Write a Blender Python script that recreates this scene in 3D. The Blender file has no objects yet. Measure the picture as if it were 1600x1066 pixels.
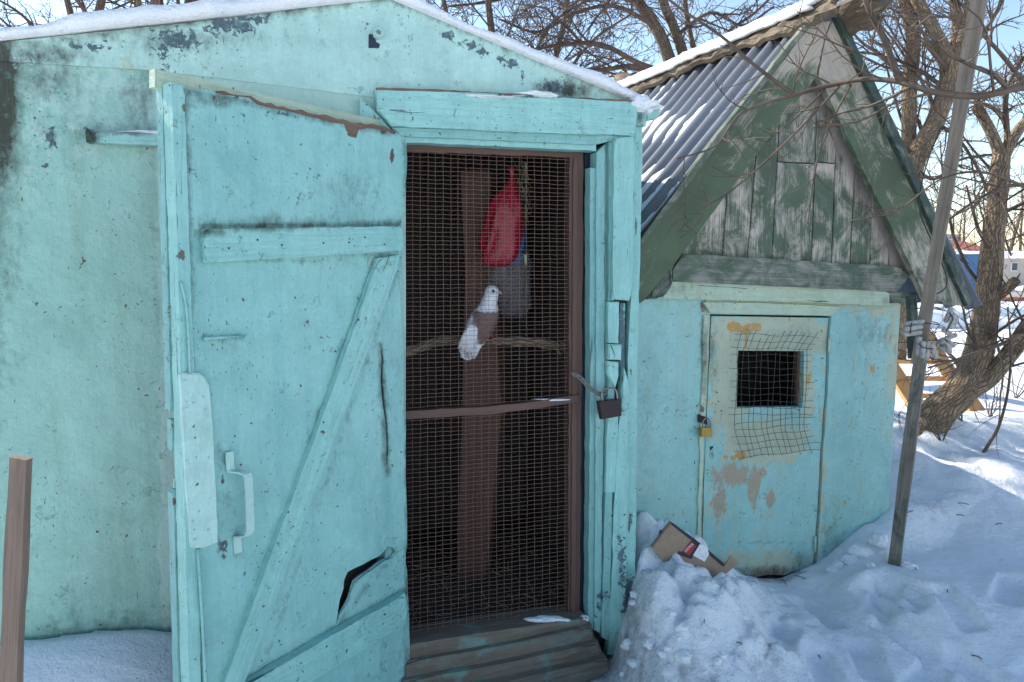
import bpy, bmesh, math, random
import numpy as np
from mathutils import Vector, Matrix, geometry
R = math.radians
random.seed(7)
S = bpy.context.scene
COL = S.collection

# ------------------------------------------------------------------ camera
F = 1150.0                                   # focal length in photo pixels (1600 wide)
PITCH = math.atan(136 / F)
CAM = Vector((0, 0, 1.6))
cam = bpy.data.cameras.new('camera'); cam.sensor_width = 36; cam.lens = F / 1600 * 36
cam.clip_start = 0.05; cam.clip_end = 30000
co = bpy.data.objects.new('camera', cam); COL.objects.link(co)
co.location = CAM; co.rotation_euler = (R(90) - PITCH, 0, 0)
S.camera = co
# ------------------------------------------------------------------ sky, sun, exposure
SUN_AZ, SUN_EL = R(-54), R(35)               # azimuth from +Y towards +X
w = bpy.data.worlds.new('World'); S.world = w; w.use_nodes = True
nt = w.node_tree
sky = nt.nodes.new('ShaderNodeTexSky'); sky.sky_type = 'NISHITA'; sky.sun_disc = False
sky.sun_elevation = SUN_EL; sky.sun_rotation = SUN_AZ; sky.air_density = 1.0; sky.dust_density = 0.15; sky.ozone_density = 1.0
nt.links.new(sky.outputs[0], nt.nodes['Background'].inputs[0])
nt.nodes['Background'].inputs[1].default_value = 0.15
sd = Vector((math.sin(SUN_AZ) * math.cos(SUN_EL), math.cos(SUN_AZ) * math.cos(SUN_EL), math.sin(SUN_EL)))
sl = bpy.data.lights.new('sun', 'SUN'); sl.energy = 4.5; sl.angle = R(0.5); sl.color = (1, .94, .84)
so = bpy.data.objects.new('sun', sl); COL.objects.link(so); so.location = sd * 40
so.rotation_euler = sd.to_track_quat('Z', 'Y').to_euler()
vs = S.view_settings; vs.view_transform = 'Standard'; vs.look = 'None'; vs.gamma = 1; vs.exposure = 0.76
vs.use_curve_mapping = False

# ------------------------------------------------------------------ pixels, planes
def ray(x, y):
    a = (x - 800) / F; b = -(y - 533) / F
    return Vector((a, math.cos(PITCH) + b * math.sin(PITCH), -math.sin(PITCH) + b * math.cos(PITCH)))
def px(p):                                    # world point -> photo pixel
    d = p - CAM
    z = d.y * math.cos(PITCH) - d.z * math.sin(PITCH)
    v = d.y * math.sin(PITCH) + d.z * math.cos(PITCH)
    return 800 + F * d.x / z, 533 - F * v / z
def at(x, y, Y):                              # pixel at distance Y
    d = ray(x, y); return CAM + d * (Y / d.y)
class Plane:
    def __init__(s, p0, deg):
        a = R(deg); s.p = Vector(p0); s.u = Vector((math.cos(a), math.sin(a), 0)); s.n = Vector((math.sin(a), -math.cos(a), 0))
    def __call__(s, x, y, off=0):
        d = ray(x, y); q = s.p + s.n * off
        return CAM + d * ((q - CAM).dot(s.n) / d.dot(s.n))
    def uz(s, u, z, off=0):
        q = s.p + s.u * u + s.n * off; return Vector((q.x, q.y, z))
    def tou(s, p): return (p - s.p).dot(s.u)
A = Plane((0, 2.75, 1.6), 16.9)               # pigeon house front
D = Plane(A(633, 397, .03), 50.0)             # open door leaf
B = Plane((0, 2.95, 1.6), 21.0)               # small shed front

# ------------------------------------------------------------------ numpy noise
def _h(ix, iy, iz, seed):
    n = (ix.astype(np.int64) * 374761393 + iy.astype(np.int64) * 668265263 + iz.astype(np.int64) * 2147483647 + seed * 974634777) & 0x7fffffff
    n = ((n ^ (n >> 13)) * 1274126177) & 0x7fffffff
    n = n ^ (n >> 16)
    return (n & 0xffff) / 65535.0
def vnoise(x, y, z=0.0, seed=0):
    x = np.asarray(x, float); y = np.asarray(y, float); z = np.asarray(z, float) + np.zeros_like(x)
    fx, fy, fz = np.floor(x), np.floor(y), np.floor(z)
    tx, ty, tz = x - fx, y - fy, z - fz
    tx, ty, tz = (t * t * (3 - 2 * t) for t in (tx, ty, tz))
    r = 0
    for i in (0, 1):
        for j in (0, 1):
            for k in (0, 1):
                wgt = (tx if i else 1 - tx) * (ty if j else 1 - ty) * (tz if k else 1 - tz)
                r = r + wgt * _h(fx + i, fy + j, fz + k, seed)
    return r * 2 - 1
def fbm(x, y, z=0.0, o=4, seed=0, g=.5):
    x = np.asarray(x, float); y = np.asarray(y, float)
    r = 0; a = 1; s = 1
    for i in range(o):
        r = r + a * vnoise(x * s, y * s, np.asarray(z) * s, seed + i * 17); a *= g; s *= 2.03
    return r
def sstep(a, b, x):
    t = np.clip((np.asarray(x, float) - a) / (b - a), 0, 1); return t * t * (3 - 2 * t)

# ------------------------------------------------------------------ materials
class NT:
    def __init__(s, name):
        s.m = bpy.data.materials.new(name); s.m.use_nodes = True; s.t = s.m.node_tree
        s.b = s.t.nodes['Principled BSDF']
    def n(s, typ, ins=None, out=0, **kw):
        nd = s.t.nodes.new('ShaderNode' + typ)
        for k, v in kw.items(): setattr(nd, k, v)
        for k, v in (ins or {}).items(): s.set(nd.inputs[k], v)
        return nd.outputs[out]
    def set(s, sock, v):
        if isinstance(v, bpy.types.NodeSocket): s.t.links.new(v, sock)
        else:
            if isinstance(v, tuple) and len(v) == 3 and sock.type == 'RGBA': v = v + (1,)
            sock.default_value = v
    def math(s, op, a, b=0.0, c=None):
        d = {0: a, 1: b}
        if c is not None: d[2] = c
        return s.n('Math', d, operation=op)
    def mix(s, f, a, b, mode='MIX'):
        nd = s.t.nodes.new('ShaderNodeMix'); nd.data_type = 'RGBA'; nd.blend_type = mode
        s.set(nd.inputs[0], f); s.set(nd.inputs[6], a); s.set(nd.inputs[7], b); return nd.outputs[2]
    def pos(s): return s.t.nodes.new('ShaderNodeNewGeometry').outputs['Position']
    def attr(s, nm, which='Color'):
        nd = s.t.nodes.new('ShaderNodeAttribute'); nd.attribute_name = nm; return nd.outputs[which]
    def scale(s, v, xyz):
        return s.n('VectorMath', {0: v, 1: xyz}, operation='MULTIPLY')
    def noise(s, v, sc, det=3, rough=.55, dist=0):
        return s.n('TexNoise', {'Vector': v, 'Scale': sc, 'Detail': det, 'Roughness': rough, 'Distortion': dist})
    def ramp(s, x, a, b): return s.n('MapRange', {0: x, 1: a, 2: b, 3: 0.0, 4: 1.0}, clamp=True)
    def sep(s, c):
        nd = s.t.nodes.new('ShaderNodeSeparateColor'); s.t.links.new(c, nd.inputs[0]); return nd.outputs
    def bump(s, h, dist, st=1.0, prev=None):
        d = {'Height': h, 'Distance': dist, 'Strength': st}
        if prev is not None: d['Normal'] = prev
        return s.n('Bump', d)
    def out(s, col=None, rough=None, nrm=None, **kw):
        if col is not None: s.set(s.b.inputs['Base Color'], col)
        if rough is not None: s.set(s.b.inputs['Roughness'], rough)
        if nrm is not None: s.set(s.b.inputs['Normal'], nrm)
        for k, v in kw.items(): s.set(s.b.inputs[k.replace('_', ' ')], v)
        return s.m

def mat_paint(name, c1, c2, streak=(.2, .3, .22), st_amt=.35, chip=(.11, .07, .05), chips=.70, flake=(.085, .14, .17),
              mint=(.42, .50, .36), patch=(.38, .27, .17), ochre=(.50, .25, .04), grime_shade=(.05, .055, .04), rough=.55, speck=.70, grain=False):
    """old oil paint: two tones, run-down streaks, chips, and masks m / m2 for the wear and painted joint shade that have a place of their own"""
    t = NT(name); p = t.pos()
    m = t.sep(t.attr('m')); m2 = t.sep(t.attr('m2'))
    n1 = t.ramp(t.noise(p, 2.2, 4, .6), .34, .66)
    col = t.mix(n1, c1, c2)
    n1b = t.ramp(t.noise(p, 7.5, 5, .65, .4), .42, .72)
    col = t.mix(t.math('MULTIPLY', n1b, .5), col, tuple(min(1, v * 1.30 + .03) for v in c1))
    n1c = t.ramp(t.noise(p, 4.1, 5, .7, .8), .50, .72)
    col = t.mix(t.math('MULTIPLY', n1c, .45), col, tuple(v * .74 for v in c1))
    stv = t.scale(p, (16., 16., 1.1))
    sn = t.ramp(t.noise(stv, 1.0, 5, .6), .48, .78)
    col = t.mix(t.math('MULTIPLY', sn, st_amt), col, streak)
    fine = t.noise(p, 70, 5, .65)
    # mint / second paint
    mn = t.ramp(t.math('ADD', t.math('MULTIPLY', t.noise(p, 14, 6, .7), .9), m2[0]), .64, .76)
    col = t.mix(mn, col, t.mix(t.ramp(t.noise(p, 9, 4), .3, .7), mint, tuple(v * .86 for v in mint)))
    pn = t.ramp(t.math('ADD', t.math('MULTIPLY', t.noise(t.scale(p, (1, 1, .55)), 16, 5, .65), .9), m2[1]), .69, .79)
    col = t.mix(t.math('MULTIPLY', pn, .85), col, patch)
    on = t.ramp(t.math('ADD', t.math('MULTIPLY', t.noise(t.scale(p, (1, 1, .35)), 30, 4, .6), .9), m[2]), .70, .79)
    col = t.mix(t.math('MULTIPLY', on, .9), col, ochre)
    # grime, plus shade painted along the door's board joints
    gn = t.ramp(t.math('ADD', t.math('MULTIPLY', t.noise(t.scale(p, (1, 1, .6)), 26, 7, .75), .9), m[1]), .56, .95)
    col = t.mix(gn, col, grime_shade)
    # older paint layer in peeled patches
    ol = t.ramp(t.math('ADD', t.noise(p, 15, 8, .78, .4), t.math('MULTIPLY', t.math('SUBTRACT', t.noise(p, 2.7, 3), .5), .22)), .635, .65)
    col = t.mix(t.math('MULTIPLY', ol, .6), col, tuple(min(1, v * .72 + .13) for v in c1))
    # blue undercoat flakes
    fnv = t.noise(p, 46, 6, .72, .5)
    fl = t.ramp(t.math('ADD', t.math('MULTIPLY', fnv, .9), m[0]), .665, .685)
    col = t.mix(fl, col, t.mix(t.ramp(fine, .35, .7), flake, tuple(v * .5 for v in flake)))
    # chips and rust
    cn = t.ramp(t.math('ADD', t.noise(p, 46, 3, .6), t.math('MULTIPLY', t.math('SUBTRACT', t.noise(p, 5, 2), .5), .22)), chips, chips + .012)
    rn = t.ramp(t.math('ADD', t.math('MULTIPLY', t.noise(t.scale(p, (1, 1, .5)), 34, 4, .6), .9), m2[2]), .73, .76)
    pk_ = t.math('MULTIPLY', t.math('SUBTRACT', t.noise(p, 3.3, 3), .5), .30)
    sn2 = t.ramp(t.math('ADD', t.noise(t.scale(p, (1, 1, .7)), 120, 2, .5), pk_), speck, speck + .02)
    sn3 = t.ramp(t.math('ADD', t.noise(t.scale(p, (2.2, 2.2, .5)), 40, 3, .6), pk_), speck + .02, speck + .035)
    cc = t.math('MAXIMUM', t.math('MAXIMUM', cn, rn), t.math('MAXIMUM', t.math('MULTIPLY', sn2, .8), t.math('MULTIPLY', sn3, .7)))
    col = t.mix(cc, col, t.mix(t.ramp(fine, .4, .65), chip, (.17, .085, .05)))
    # fine tonal speckle
    col = t.mix(t.math('MULTIPLY', t.ramp(fine, .5, .8), .16), col, tuple(v * .45 for v in c1))
    br = t.noise(t.scale(p, (150., 150., 7.)), 1.0, 4, .6)
    col = t.mix(t.math('MULTIPLY', t.ramp(br, .5, .75), .20), col, tuple(v * .6 for v in c1))
    col = t.mix(t.math('MULTIPLY', t.ramp(t.noise(p, 30, 6, .75), .52, .72), .28), col, tuple(min(1, v * 1.35 + .05) for v in c1))
    if grain:
        lc = t.attr('lc', 'Vector'); gr_ = t.noise(t.scale(lc, (4., 85., 85.)), 1.0, 5, .65, .8)
        ck = t.ramp(t.noise(t.scale(lc, (3.2, 60., 60.)), 1.0, 3, .6, .6), .685, .70)
        col = t.mix(t.math('MULTIPLY', ck, .8), col, (.05, .06, .055))
        col = t.mix(t.math('MULTIPLY', t.ramp(gr_, .45, .8), .38), col, tuple(v * .5 for v in c1))
        fine = t.math('ADD', fine, t.math('SUBTRACT', t.math('MULTIPLY', gr_, 1.6), ck))
    hh = t.math('SUBTRACT', t.math('ADD', t.math('MULTIPLY', fine, .5), t.math('MULTIPLY', t.noise(p, 14, 4), 1.6)), t.math('MULTIPLY', t.math('MAXIMUM', t.math('MAXIMUM', fl, cc), t.math('MULTIPLY', ol, .6)), .6))
    nb = t.bump(hh, .006, .8)
    return t.out(col, t.math('ADD', rough, t.math('MULTIPLY', gn, .3)), nb)

def mat_wood(name, c1, c2, paint=None, bias=0.0, rough=.8, gs=1.0, bump=.003, dirt=(.06, .05, .04), chipsc=9):
    """weathered wood with grain along the piece (attribute lc); optional worn paint, attribute m.R adds paint"""
    t = NT(name); lc = t.attr('lc', 'Vector'); p = t.pos()
    m = t.sep(t.attr('m'))
    g = t.noise(t.scale(lc, (2.2 * gs, 34 * gs, 34 * gs)), 1.0, 6, .68, 1.2)
    g2 = t.noise(t.scale(lc, (5 * gs, 170 * gs, 170 * gs)), 1.0, 3, .6)
    big = t.noise(lc, 3.0, 4, .6)
    col = t.mix(t.ramp(g, .32, .68), c1, c2)
    col = t.mix(t.math('MULTIPLY', t.ramp(g2, .5, .72), .55), col, dirt)
    col = t.mix(t.math('MULTIPLY', t.ramp(big, .5, .78), .45), col, dirt)
    hh = t.math('ADD', g, t.math('MULTIPLY', g2, .4))
    if paint:
        pn = t.noise(t.scale(lc, (chipsc * .8, chipsc * 1.25, chipsc * 1.25)), 1.0, 8, .72, .6)
        pf = t.math('ADD', t.math('ADD', t.math('MULTIPLY', pn, .8), t.math('MULTIPLY', g2, .2)), t.math('ADD', m[0], bias))
        pm = t.ramp(pf, .46, .60)
        pc = t.mix(t.ramp(t.noise(p, 6, 3), .35, .65), paint, tuple(v * .72 for v in paint))
        col = t.mix(pm, col, pc)
    return t.out(col, rough, t.bump(hh, bump, .8))

def mat_plain(name, col, rough=.6, metallic=0, var=.35, sc=18, bump=.001, dark=None):
    t = NT(name); p = t.pos()
    n = t.ramp(t.noise(p, sc, 5, .65), .35, .7)
    c = t.mix(t.math('MULTIPLY', n, var), col, dark or tuple(v * .4 for v in col))
    return t.out(c, rough, t.bump(t.noise(p, sc * 4, 4), bump, .6), Metallic=metallic)

def mat_snow():
    t = NT('snow'); p = t.pos(); m = t.sep(t.attr('m'))
    n = t.noise(p, 24, 6, .65); n2 = t.noise(p, 90, 4, .6)
    col = t.mix(t.ramp(n, .3, .7), (.90, .91, .92), (.85, .87, .90))
    ic = t.ramp(t.math('ADD', t.math('MULTIPLY', t.noise(p, 5, 4, .6), .8), m[1]), .75, 1.0)
    col = t.mix(t.math('MULTIPLY', ic, .6), col, (.55, .63, .68))
    dn = t.ramp(t.math('ADD', t.math('MULTIPLY', t.noise(p, 16, 8, .75), .9), m[0]), .72, 1.15)
    col = t.mix(dn, col, (.10, .085, .07))
    sp = t.ramp(t.math('ADD', t.noise(p, 120, 2, .5), t.math('MULTIPLY', m[0], .10)), .735, .75)
    col = t.mix(t.math('MULTIPLY', sp, .8), col, (.07, .06, .05))
    rough = t.math('SUBTRACT', .72, t.math('MULTIPLY', ic, .45))
    h = t.math('ADD', t.math('ADD', t.math('MULTIPLY', n, 1.4), t.math('MULTIPLY', t.noise(p, 55, 5, .7), .7)), t.math('MULTIPLY', n2, .35))
    return t.out(col, rough, t.bump(h, .017, .65), Subsurface_Weight=.0, Specular_IOR_Level=.35)

def mat_bark(name, c1=(.16, .115, .08), c2=(.33, .26, .19)):
    t = NT(name); lc = t.attr('lc', 'Vector'); p = t.pos()
    g = t.noise(t.scale(lc, (7., 26., 26.)), 1.0, 6, .7, 1.0)
    v = t.n('TexVoronoi', {'Vector': t.scale(t.n('VectorMath', {0: lc, 1: t.n('VectorMath', {0: t.n('TexNoise', {'Vector': lc, 'Scale': 9.0, 'Detail': 3.0}, 1), 1: (.06, .06, .06)}, operation='MULTIPLY')}, operation='ADD'), (11., 62., 62.)), 'Scale': 1.0}, feature='DISTANCE_TO_EDGE')
    col = t.mix(t.ramp(g, .3, .7), c1, c2)
    col = t.mix(t.math('MULTIPLY', t.ramp(v, .16, .0), .75), col, tuple(q * .3 for q in c1))
    col = t.mix(t.math('MULTIPLY', t.ramp(t.noise(p, 6, 4), .55, .75), .4), col, (.20, .20, .13))
    return t.out(col, .9, t.bump(t.math('ADD', g, t.ramp(v, 0., .25)), .012, .9))

def mat_twig(name, c):
    t = NT(name); p = t.pos()
    return t.out(t.mix(t.ramp(t.noise(p, 9, 3), .35, .65), c, tuple(v * .55 for v in c)), .75)

M = {}
M['wall'] = mat_paint('turquoise_wall_paint', (.255, .475, .40), (.315, .53, .46), streak=(.19, .30, .21), st_amt=.55, chips=.715, speck=.735, mint=(.41, .60, .53))
M['gable'] = mat_paint('pale_turquoise_paint', (.43, .64, .575), (.38, .60, .545), streak=(.30, .47, .40), st_amt=.3, chips=.73, speck=.74)
M['door'] = mat_paint('turquoise_door_paint', (.235, .485, .45), (.30, .55, .505), streak=(.12, .34, .35), st_amt=.4, chips=.71, speck=.725, chip=(.07, .05, .045))
M['trim'] = mat_paint('turquoise_board_paint', (.26, .54, .495), (.335, .595, .54), streak=(.14, .36, .35), st_amt=.35, chips=.70, speck=.715, chip=(.11, .09, .075), grain=True)
M['jamb'] = mat_paint('turquoise_jamb_paint', (.205, .435, .41), (.27, .50, .465), streak=(.10, .29, .30), st_amt=.45, chips=.69, speck=.705, chip=(.07, .06, .055), grain=True)
M['shedwall'] = mat_paint('weathered_turquoise_plaster', (.25, .485, .46), (.335, .55, .50), streak=(.32, .42, .32), st_amt=.6, chips=.70, speck=.715, chip=(.2, .15, .09), mint=(.46, .50, .36))
M['mint'] = mat_paint('mint_board_paint', (.47, .56, .40), (.42, .54, .42), streak=(.35, .40, .27), st_amt=.4, chips=.70, speck=.72, grain=True)
M['brown'] = mat_wood('brown_painted_wood', (.09, .045, .032), (.14, .07, .05), rough=.6)
M['oldwood'] = mat_wood('grey_weathered_wood', (.30, .25, .21), (.42, .37, .32))
M['stakewood'] = mat_wood('brown_grey_stake_wood', (.17, .115, .085), (.25, .18, .14))
M['stepwood'] = mat_wood('worn_step_wood', (.13, .10, .075), (.22, .18, .14), paint=(.17, .30, .26), bias=-.045)
M['greenwood'] = mat_wood('worn_green_painted_wood', (.50, .42, .36), (.62, .54, .47), paint=(.105, .145, .095), bias=.08, chipsc=6, dirt=(.20, .17, .14))
M['rakewood'] = mat_wood('green_painted_rake_wood', (.40, .34, .27), (.52, .45, .37), paint=(.095, .13, .075), bias=.045, chipsc=7, dirt=(.15, .13, .1))
M['beamwood'] = mat_wood('grey_green_beam_wood', (.22, .22, .185), (.32, .31, .26), paint=(.095, .135, .09), bias=.045, dirt=(.1, .1, .09))
M['polewood'] = mat_wood('weathered_pole_wood', (.15, .12, .09), (.31, .25, .195), dirt=(.08, .07, .06))
M['polegreen'] = mat_wood('green_stained_pole_wood', (.16, .18, .15), (.24, .26, .22), paint=(.045, .07, .055), bias=.10)
M['rawwood'] = mat_wood('bare_brown_wood', (.13, .075, .05), (.26, .16, .105))
M['polelow'] = mat_wood('grey_green_post_wood', (.15, .13, .105), (.27, .235, .195), paint=(.06, .085, .065), bias=-.03)
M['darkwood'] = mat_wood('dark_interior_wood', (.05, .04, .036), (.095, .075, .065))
M['postwood'] = mat_wood('brown_post_wood', (.10, .046, .034), (.155, .075, .055))
M['orange'] = mat_wood('orange_varnished_wood', (.62, .30, .09), (.70, .38, .14), rough=.5, dirt=(.45, .18, .05))
M['barkcap'] = mat_wood('rough_bark_slab', (.12, .085, .055), (.27, .20, .13), gs=1.4, bump=.012, dirt=(.07, .05, .035))
M['slate'] = mat_plain('grey_slate_sheet', (.20, .22, .25), .75, var=.4, sc=14, dark=(.12, .13, .15))
M['navy'] = mat_plain('navy_rubber', (.012, .02, .05), .55)
M['wire'] = mat_plain('rusty_brown_wire', (.19, .105, .075), .6, .0, sc=60)
M['darkwire'] = mat_plain('dark_wire', (.06, .055, .05), .55, .4, sc=60)
M['rust'] = mat_plain('rusty_iron', (.055, .036, .034), .6, .55, var=.7, sc=45, dark=(.03, .022, .03))
M['chain'] = mat_plain('worn_steel_chain', (.28, .26, .24), .42, .8, var=.6, sc=70)
M['brass'] = mat_plain('old_brass', (.42, .28, .07), .4, .7, var=.5, sc=50)
M['grey'] = mat_plain('grey_weathered_peg', (.46, .43, .40), .75, var=.7, sc=40)
M['card'] = mat_plain('brown_cardboard', (.34, .24, .165), .85, var=.35, sc=30)
M['cardprint'] = mat_plain('black_print', (.025, .025, .035), .6)
M['cardred'] = mat_plain('red_print', (.36, .03, .045), .6)
M['white'] = mat_plain('white_paper', (.78, .78, .80), .7, var=.15)
M['ink'] = mat_plain('ink', (.07, .06, .13), .7)
M['snow'] = mat_snow()
M['bark'] = mat_bark('rough_tree_bark', (.27, .18, .11), (.50, .36, .235))
M['bark2'] = mat_bark('brown_tree_bark', (.16, .11, .07), (.33, .24, .16))
M['twig'] = mat_twig('brown_twig', (.15, .10, .068))
M['twig2'] = mat_twig('reddish_twig', (.15, .095, .068))
M['redbag'] = mat_plain('red_plastic', (.36, .012, .035), .3, var=.4, sc=22, bump=.004)
M['bluebag'] = mat_plain('blue_plastic', (.015, .09, .27), .35, var=.3, sc=22, bump=.004)
M['straw'] = mat_plain('dry_straw', (.38, .29, .15), .8)
M['pink'] = mat_plain('pink_skin', (.55, .16, .12), .5)
M['beak'] = mat_plain('pale_beak', (.45, .38, .35), .5)
M['eye'] = mat_plain('dark_eye', (.01, .008, .008), .15)
M['stone'] = mat_plain('grey_ice_slab', (.30, .31, .33), .5)
M['blueb'] = mat_plain('blue_sheet_metal', (.06, .17, .36), .5, sc=2)
M['beige'] = mat_plain('beige_plaster', (.55, .47, .40), .8, sc=1)
M['pinkb'] = mat_plain('pinkish_plaster', (.50, .38, .33), .8, sc=1)
M['redroof'] = mat_plain('red_roof', (.36, .13, .09), .8, sc=2)
M['glass'] = mat_plain('dark_window_glass', (.04, .05, .06), .15)
M['road'] = mat_plain('sandy_road', (.40, .34, .27), .9, sc=1.5)
t = NT('clear_plastic'); p = t.pos()
t.out(t.mix(t.ramp(t.noise(p, 20, 4), .3, .7), (.34, .33, .33), (.22, .21, .22)), .25, t.bump(t.noise(p, 26, 5), .01), Alpha=.28); M['clear'] = t.m
t = NT('pigeon_feathers'); p = t.pos(); c = t.attr('m')
fv = t.noise(p, 160, 4, .6)
t.out(t.mix(t.math('MULTIPLY', t.ramp(fv, .45, .75), .25), c, (.12, .10, .10)), .7, t.bump(fv, .002)); M['feather'] = t.m

# ------------------------------------------------------------------ object helpers
def tag(o, label=None, cat=None, group=None, kind=None):
    if label: o['label'] = label
    if cat: o['category'] = cat
    if group: o['group'] = group
    if kind: o['kind'] = kind
    return o
def thing(name, label, cat, loc, group=None):
    o = bpy.data.objects.new(name, None); o.empty_display_size = .1; COL.objects.link(o); o.location = loc
    return tag(o, label, cat, group)
def worldloc(o):
    l = Vector((0, 0, 0))
    while o is not None: l += o.location; o = o.parent
    return l
def mk(name, verts, faces, mat, parent=None, attrs=None, smooth=False, lc=None):
    """verts in world space; origin goes to the lower centre of the piece"""
    V = np.array([tuple(v) for v in verts], float)
    mn, mx = V.min(0), V.max(0)
    org = Vector(((mn[0] + mx[0]) / 2, (mn[1] + mx[1]) / 2, mn[2]))
    me = bpy.data.meshes.new(name)
    me.from_pydata((V - np.array(org)).tolist(), [], faces)
    if lc is not None:
        a = me.attributes.new('lc', 'FLOAT_VECTOR', 'POINT'); a.data.foreach_set('vector', np.asarray(lc, float).ravel())
    for k, arr in (attrs or {}).items():
        a = me.attributes.new(k, 'FLOAT_COLOR', 'POINT')
        arr = np.asarray(arr, float); arr = np.concatenate([arr, np.ones((len(arr), 1))], 1)
        a.data.foreach_set('color', arr.ravel())
    me.materials.append(M[mat] if isinstance(mat, str) else mat)
    if smooth: me.polygons.foreach_set('use_smooth', [True] * len(me.polygons))
    me.update()
    o = bpy.data.objects.new(name, me); COL.objects.link(o)
    if parent is not None:
        o.parent = parent; o.location = org - worldloc(parent)
    else: o.location = org
    return o
def frame_lc(V, axis=None):
    V = np.array([tuple(v) for v in V], float); c = V.mean(0); Q = V - c
    if axis is None:
        ev, U = np.linalg.eigh(Q.T @ Q); a = U[:, 2]
    else: a = np.array(axis, float) / np.linalg.norm(axis)
    b = np.cross(a, [.13, .31, .94]); b /= np.linalg.norm(b); d = np.cross(a, b)
    off = np.array([random.uniform(0, 40) for _ in range(3)])
    return np.stack([Q @ a, Q @ b, Q @ d], 1) + off
def bm_out(bm, name, mat, parent, axis=None, mfun=None, smooth=False):
    bm.verts.ensure_lookup_table(); bm.verts.index_update()
    V = [v.co.copy() for v in bm.verts]
    Fc = [[v.index for v in f.verts] for f in bm.faces]
    bm.free()
    attrs = None
    if mfun: attrs = mfun(V)
    return mk(name, V, Fc, mat, parent, attrs, smooth, frame_lc(V, axis))
def rough_poly(pts, step=14, amp=.8):
    out = []
    for i, (a, b) in enumerate(zip(pts, pts[1:] + pts[:1])):
        L = math.hypot(b[0] - a[0], b[1] - a[1]); k = max(1, int(L / step))
        for j in range(k):
            s = j / k; q = random.uniform(-amp, amp) if j else 0
            nx, ny = -(b[1] - a[1]) / L, (b[0] - a[0]) / L
            out.append((a[0] + (b[0] - a[0]) * s + nx * q, a[1] + (b[1] - a[1]) * s + ny * q))
    return out
def slab(name, pl, pts, off, th, mat, parent, bevel=.004, amp=.7, step=16, axis=None, mfun=None):
    """board: pixel outline on plane pl, its face at off, th thick towards the wall"""
    pts = rough_poly(pts, step, amp) if amp else list(pts)
    bm = bmesh.new()
    fr = [bm.verts.new(pl(x, y, off)) for x, y in pts]
    bk = [bm.verts.new(v.co - pl.n * th) for v in fr]
    f = bm.faces.new(fr)
    nn = len(fr)
    for i in range(nn): bm.faces.new((fr[(i + 1) % nn], fr[i], bk[i], bk[(i + 1) % nn]))
    bm.faces.new(list(reversed(bk)))
    if bevel:
        try: bmesh.ops.bevel(bm, geom=list(f.edges), offset=min(bevel, th * .45), segments=2, affect='EDGES', clamp_overlap=True)
        except Exception: pass
    if mfun:
        us = [pl.tou(v.co) for v in bm.verts]; zs = [v.co.z for v in bm.verts]; cell = .011 if max(us) - min(us) < .25 else .016
        for u in np.arange(min(us) + cell, max(us), cell):
            bmesh.ops.bisect_plane(bm, geom=bm.verts[:] + bm.edges[:] + bm.faces[:], plane_co=pl.p + pl.u * float(u), plane_no=pl.u, dist=1e-5)
        for z in np.arange(min(zs) + cell, max(zs), cell):
            bmesh.ops.bisect_plane(bm, geom=bm.verts[:] + bm.edges[:] + bm.faces[:], plane_co=(0, 0, float(z)), plane_no=(0, 0, 1), dist=1e-5)
    bmesh.ops.recalc_face_normals(bm, faces=bm.faces[:])
    return bm_out(bm, name, mat, parent, axis, mfun)
def sheet(name, pl, outer, holes, off, th, mat, parent, cell=.03, mfun=None, disp=None, amp=0, step=16):
    """finely divided sheet with holes, so that wear masks and dents have vertices to live on"""
    outer = rough_poly(outer, step, amp) if amp else outer
    loops = [[pl(x, y, off) for x, y in lp] for lp in [outer] + holes]
    flat = [v for lp in loops for v in lp]
    tris = geometry.tessellate_polygon([[Vector((pl.tou(v), v.z, 0)) for v in lp] for lp in loops])
    bm = bmesh.new(); vs_ = [bm.verts.new(v) for v in flat]
    for t3 in tris:
        try: bm.faces.new([vs_[i] for i in t3])
        except ValueError: pass
    us = [pl.tou(v) for v in flat]; zs = [v.z for v in flat]
    u = min(us) + cell
    while u < max(us):
        bmesh.ops.bisect_plane(bm, geom=bm.verts[:] + bm.edges[:] + bm.faces[:], plane_co=pl.p + pl.u * u, plane_no=pl.u, dist=1e-5); u += cell
    z = min(zs) + cell
    while z < max(zs):
        bmesh.ops.bisect_plane(bm, geom=bm.verts[:] + bm.edges[:] + bm.faces[:], plane_co=(0, 0, z), plane_no=(0, 0, 1), dist=1e-5); z += cell
    bmesh.ops.remove_doubles(bm, verts=bm.verts[:], dist=1e-4)
    bmesh.ops.recalc_face_normals(bm, faces=bm.faces[:])
    if sum((f.normal.dot(pl.n) * f.calc_area() for f in bm.faces)) < 0: bmesh.ops.reverse_faces(bm, faces=bm.faces[:])
    if disp:
        for v in bm.verts: v.co += pl.n * disp(*px(v.co))
    be = [e for e in bm.edges if e.is_boundary]
    r = bmesh.ops.extrude_edge_only(bm, edges=be)
    for g in r['geom']:
        if isinstance(g, bmesh.types.BMVert): g.co -= pl.n * th
    return bm_out(bm, name, mat, parent, None, mfun)
def blobs(lst):
    """list of (x, y, rx, ry, strength) in photo pixels -> mask function"""
    def f(X, Y):
        r = np.zeros_like(X)
        for x, y, rx, ry, s in lst:
            r = np.maximum(r, s * np.exp(-(((X - x) / rx) ** 2 + ((Y - y) / ry) ** 2)))
        return r
    return f
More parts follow.
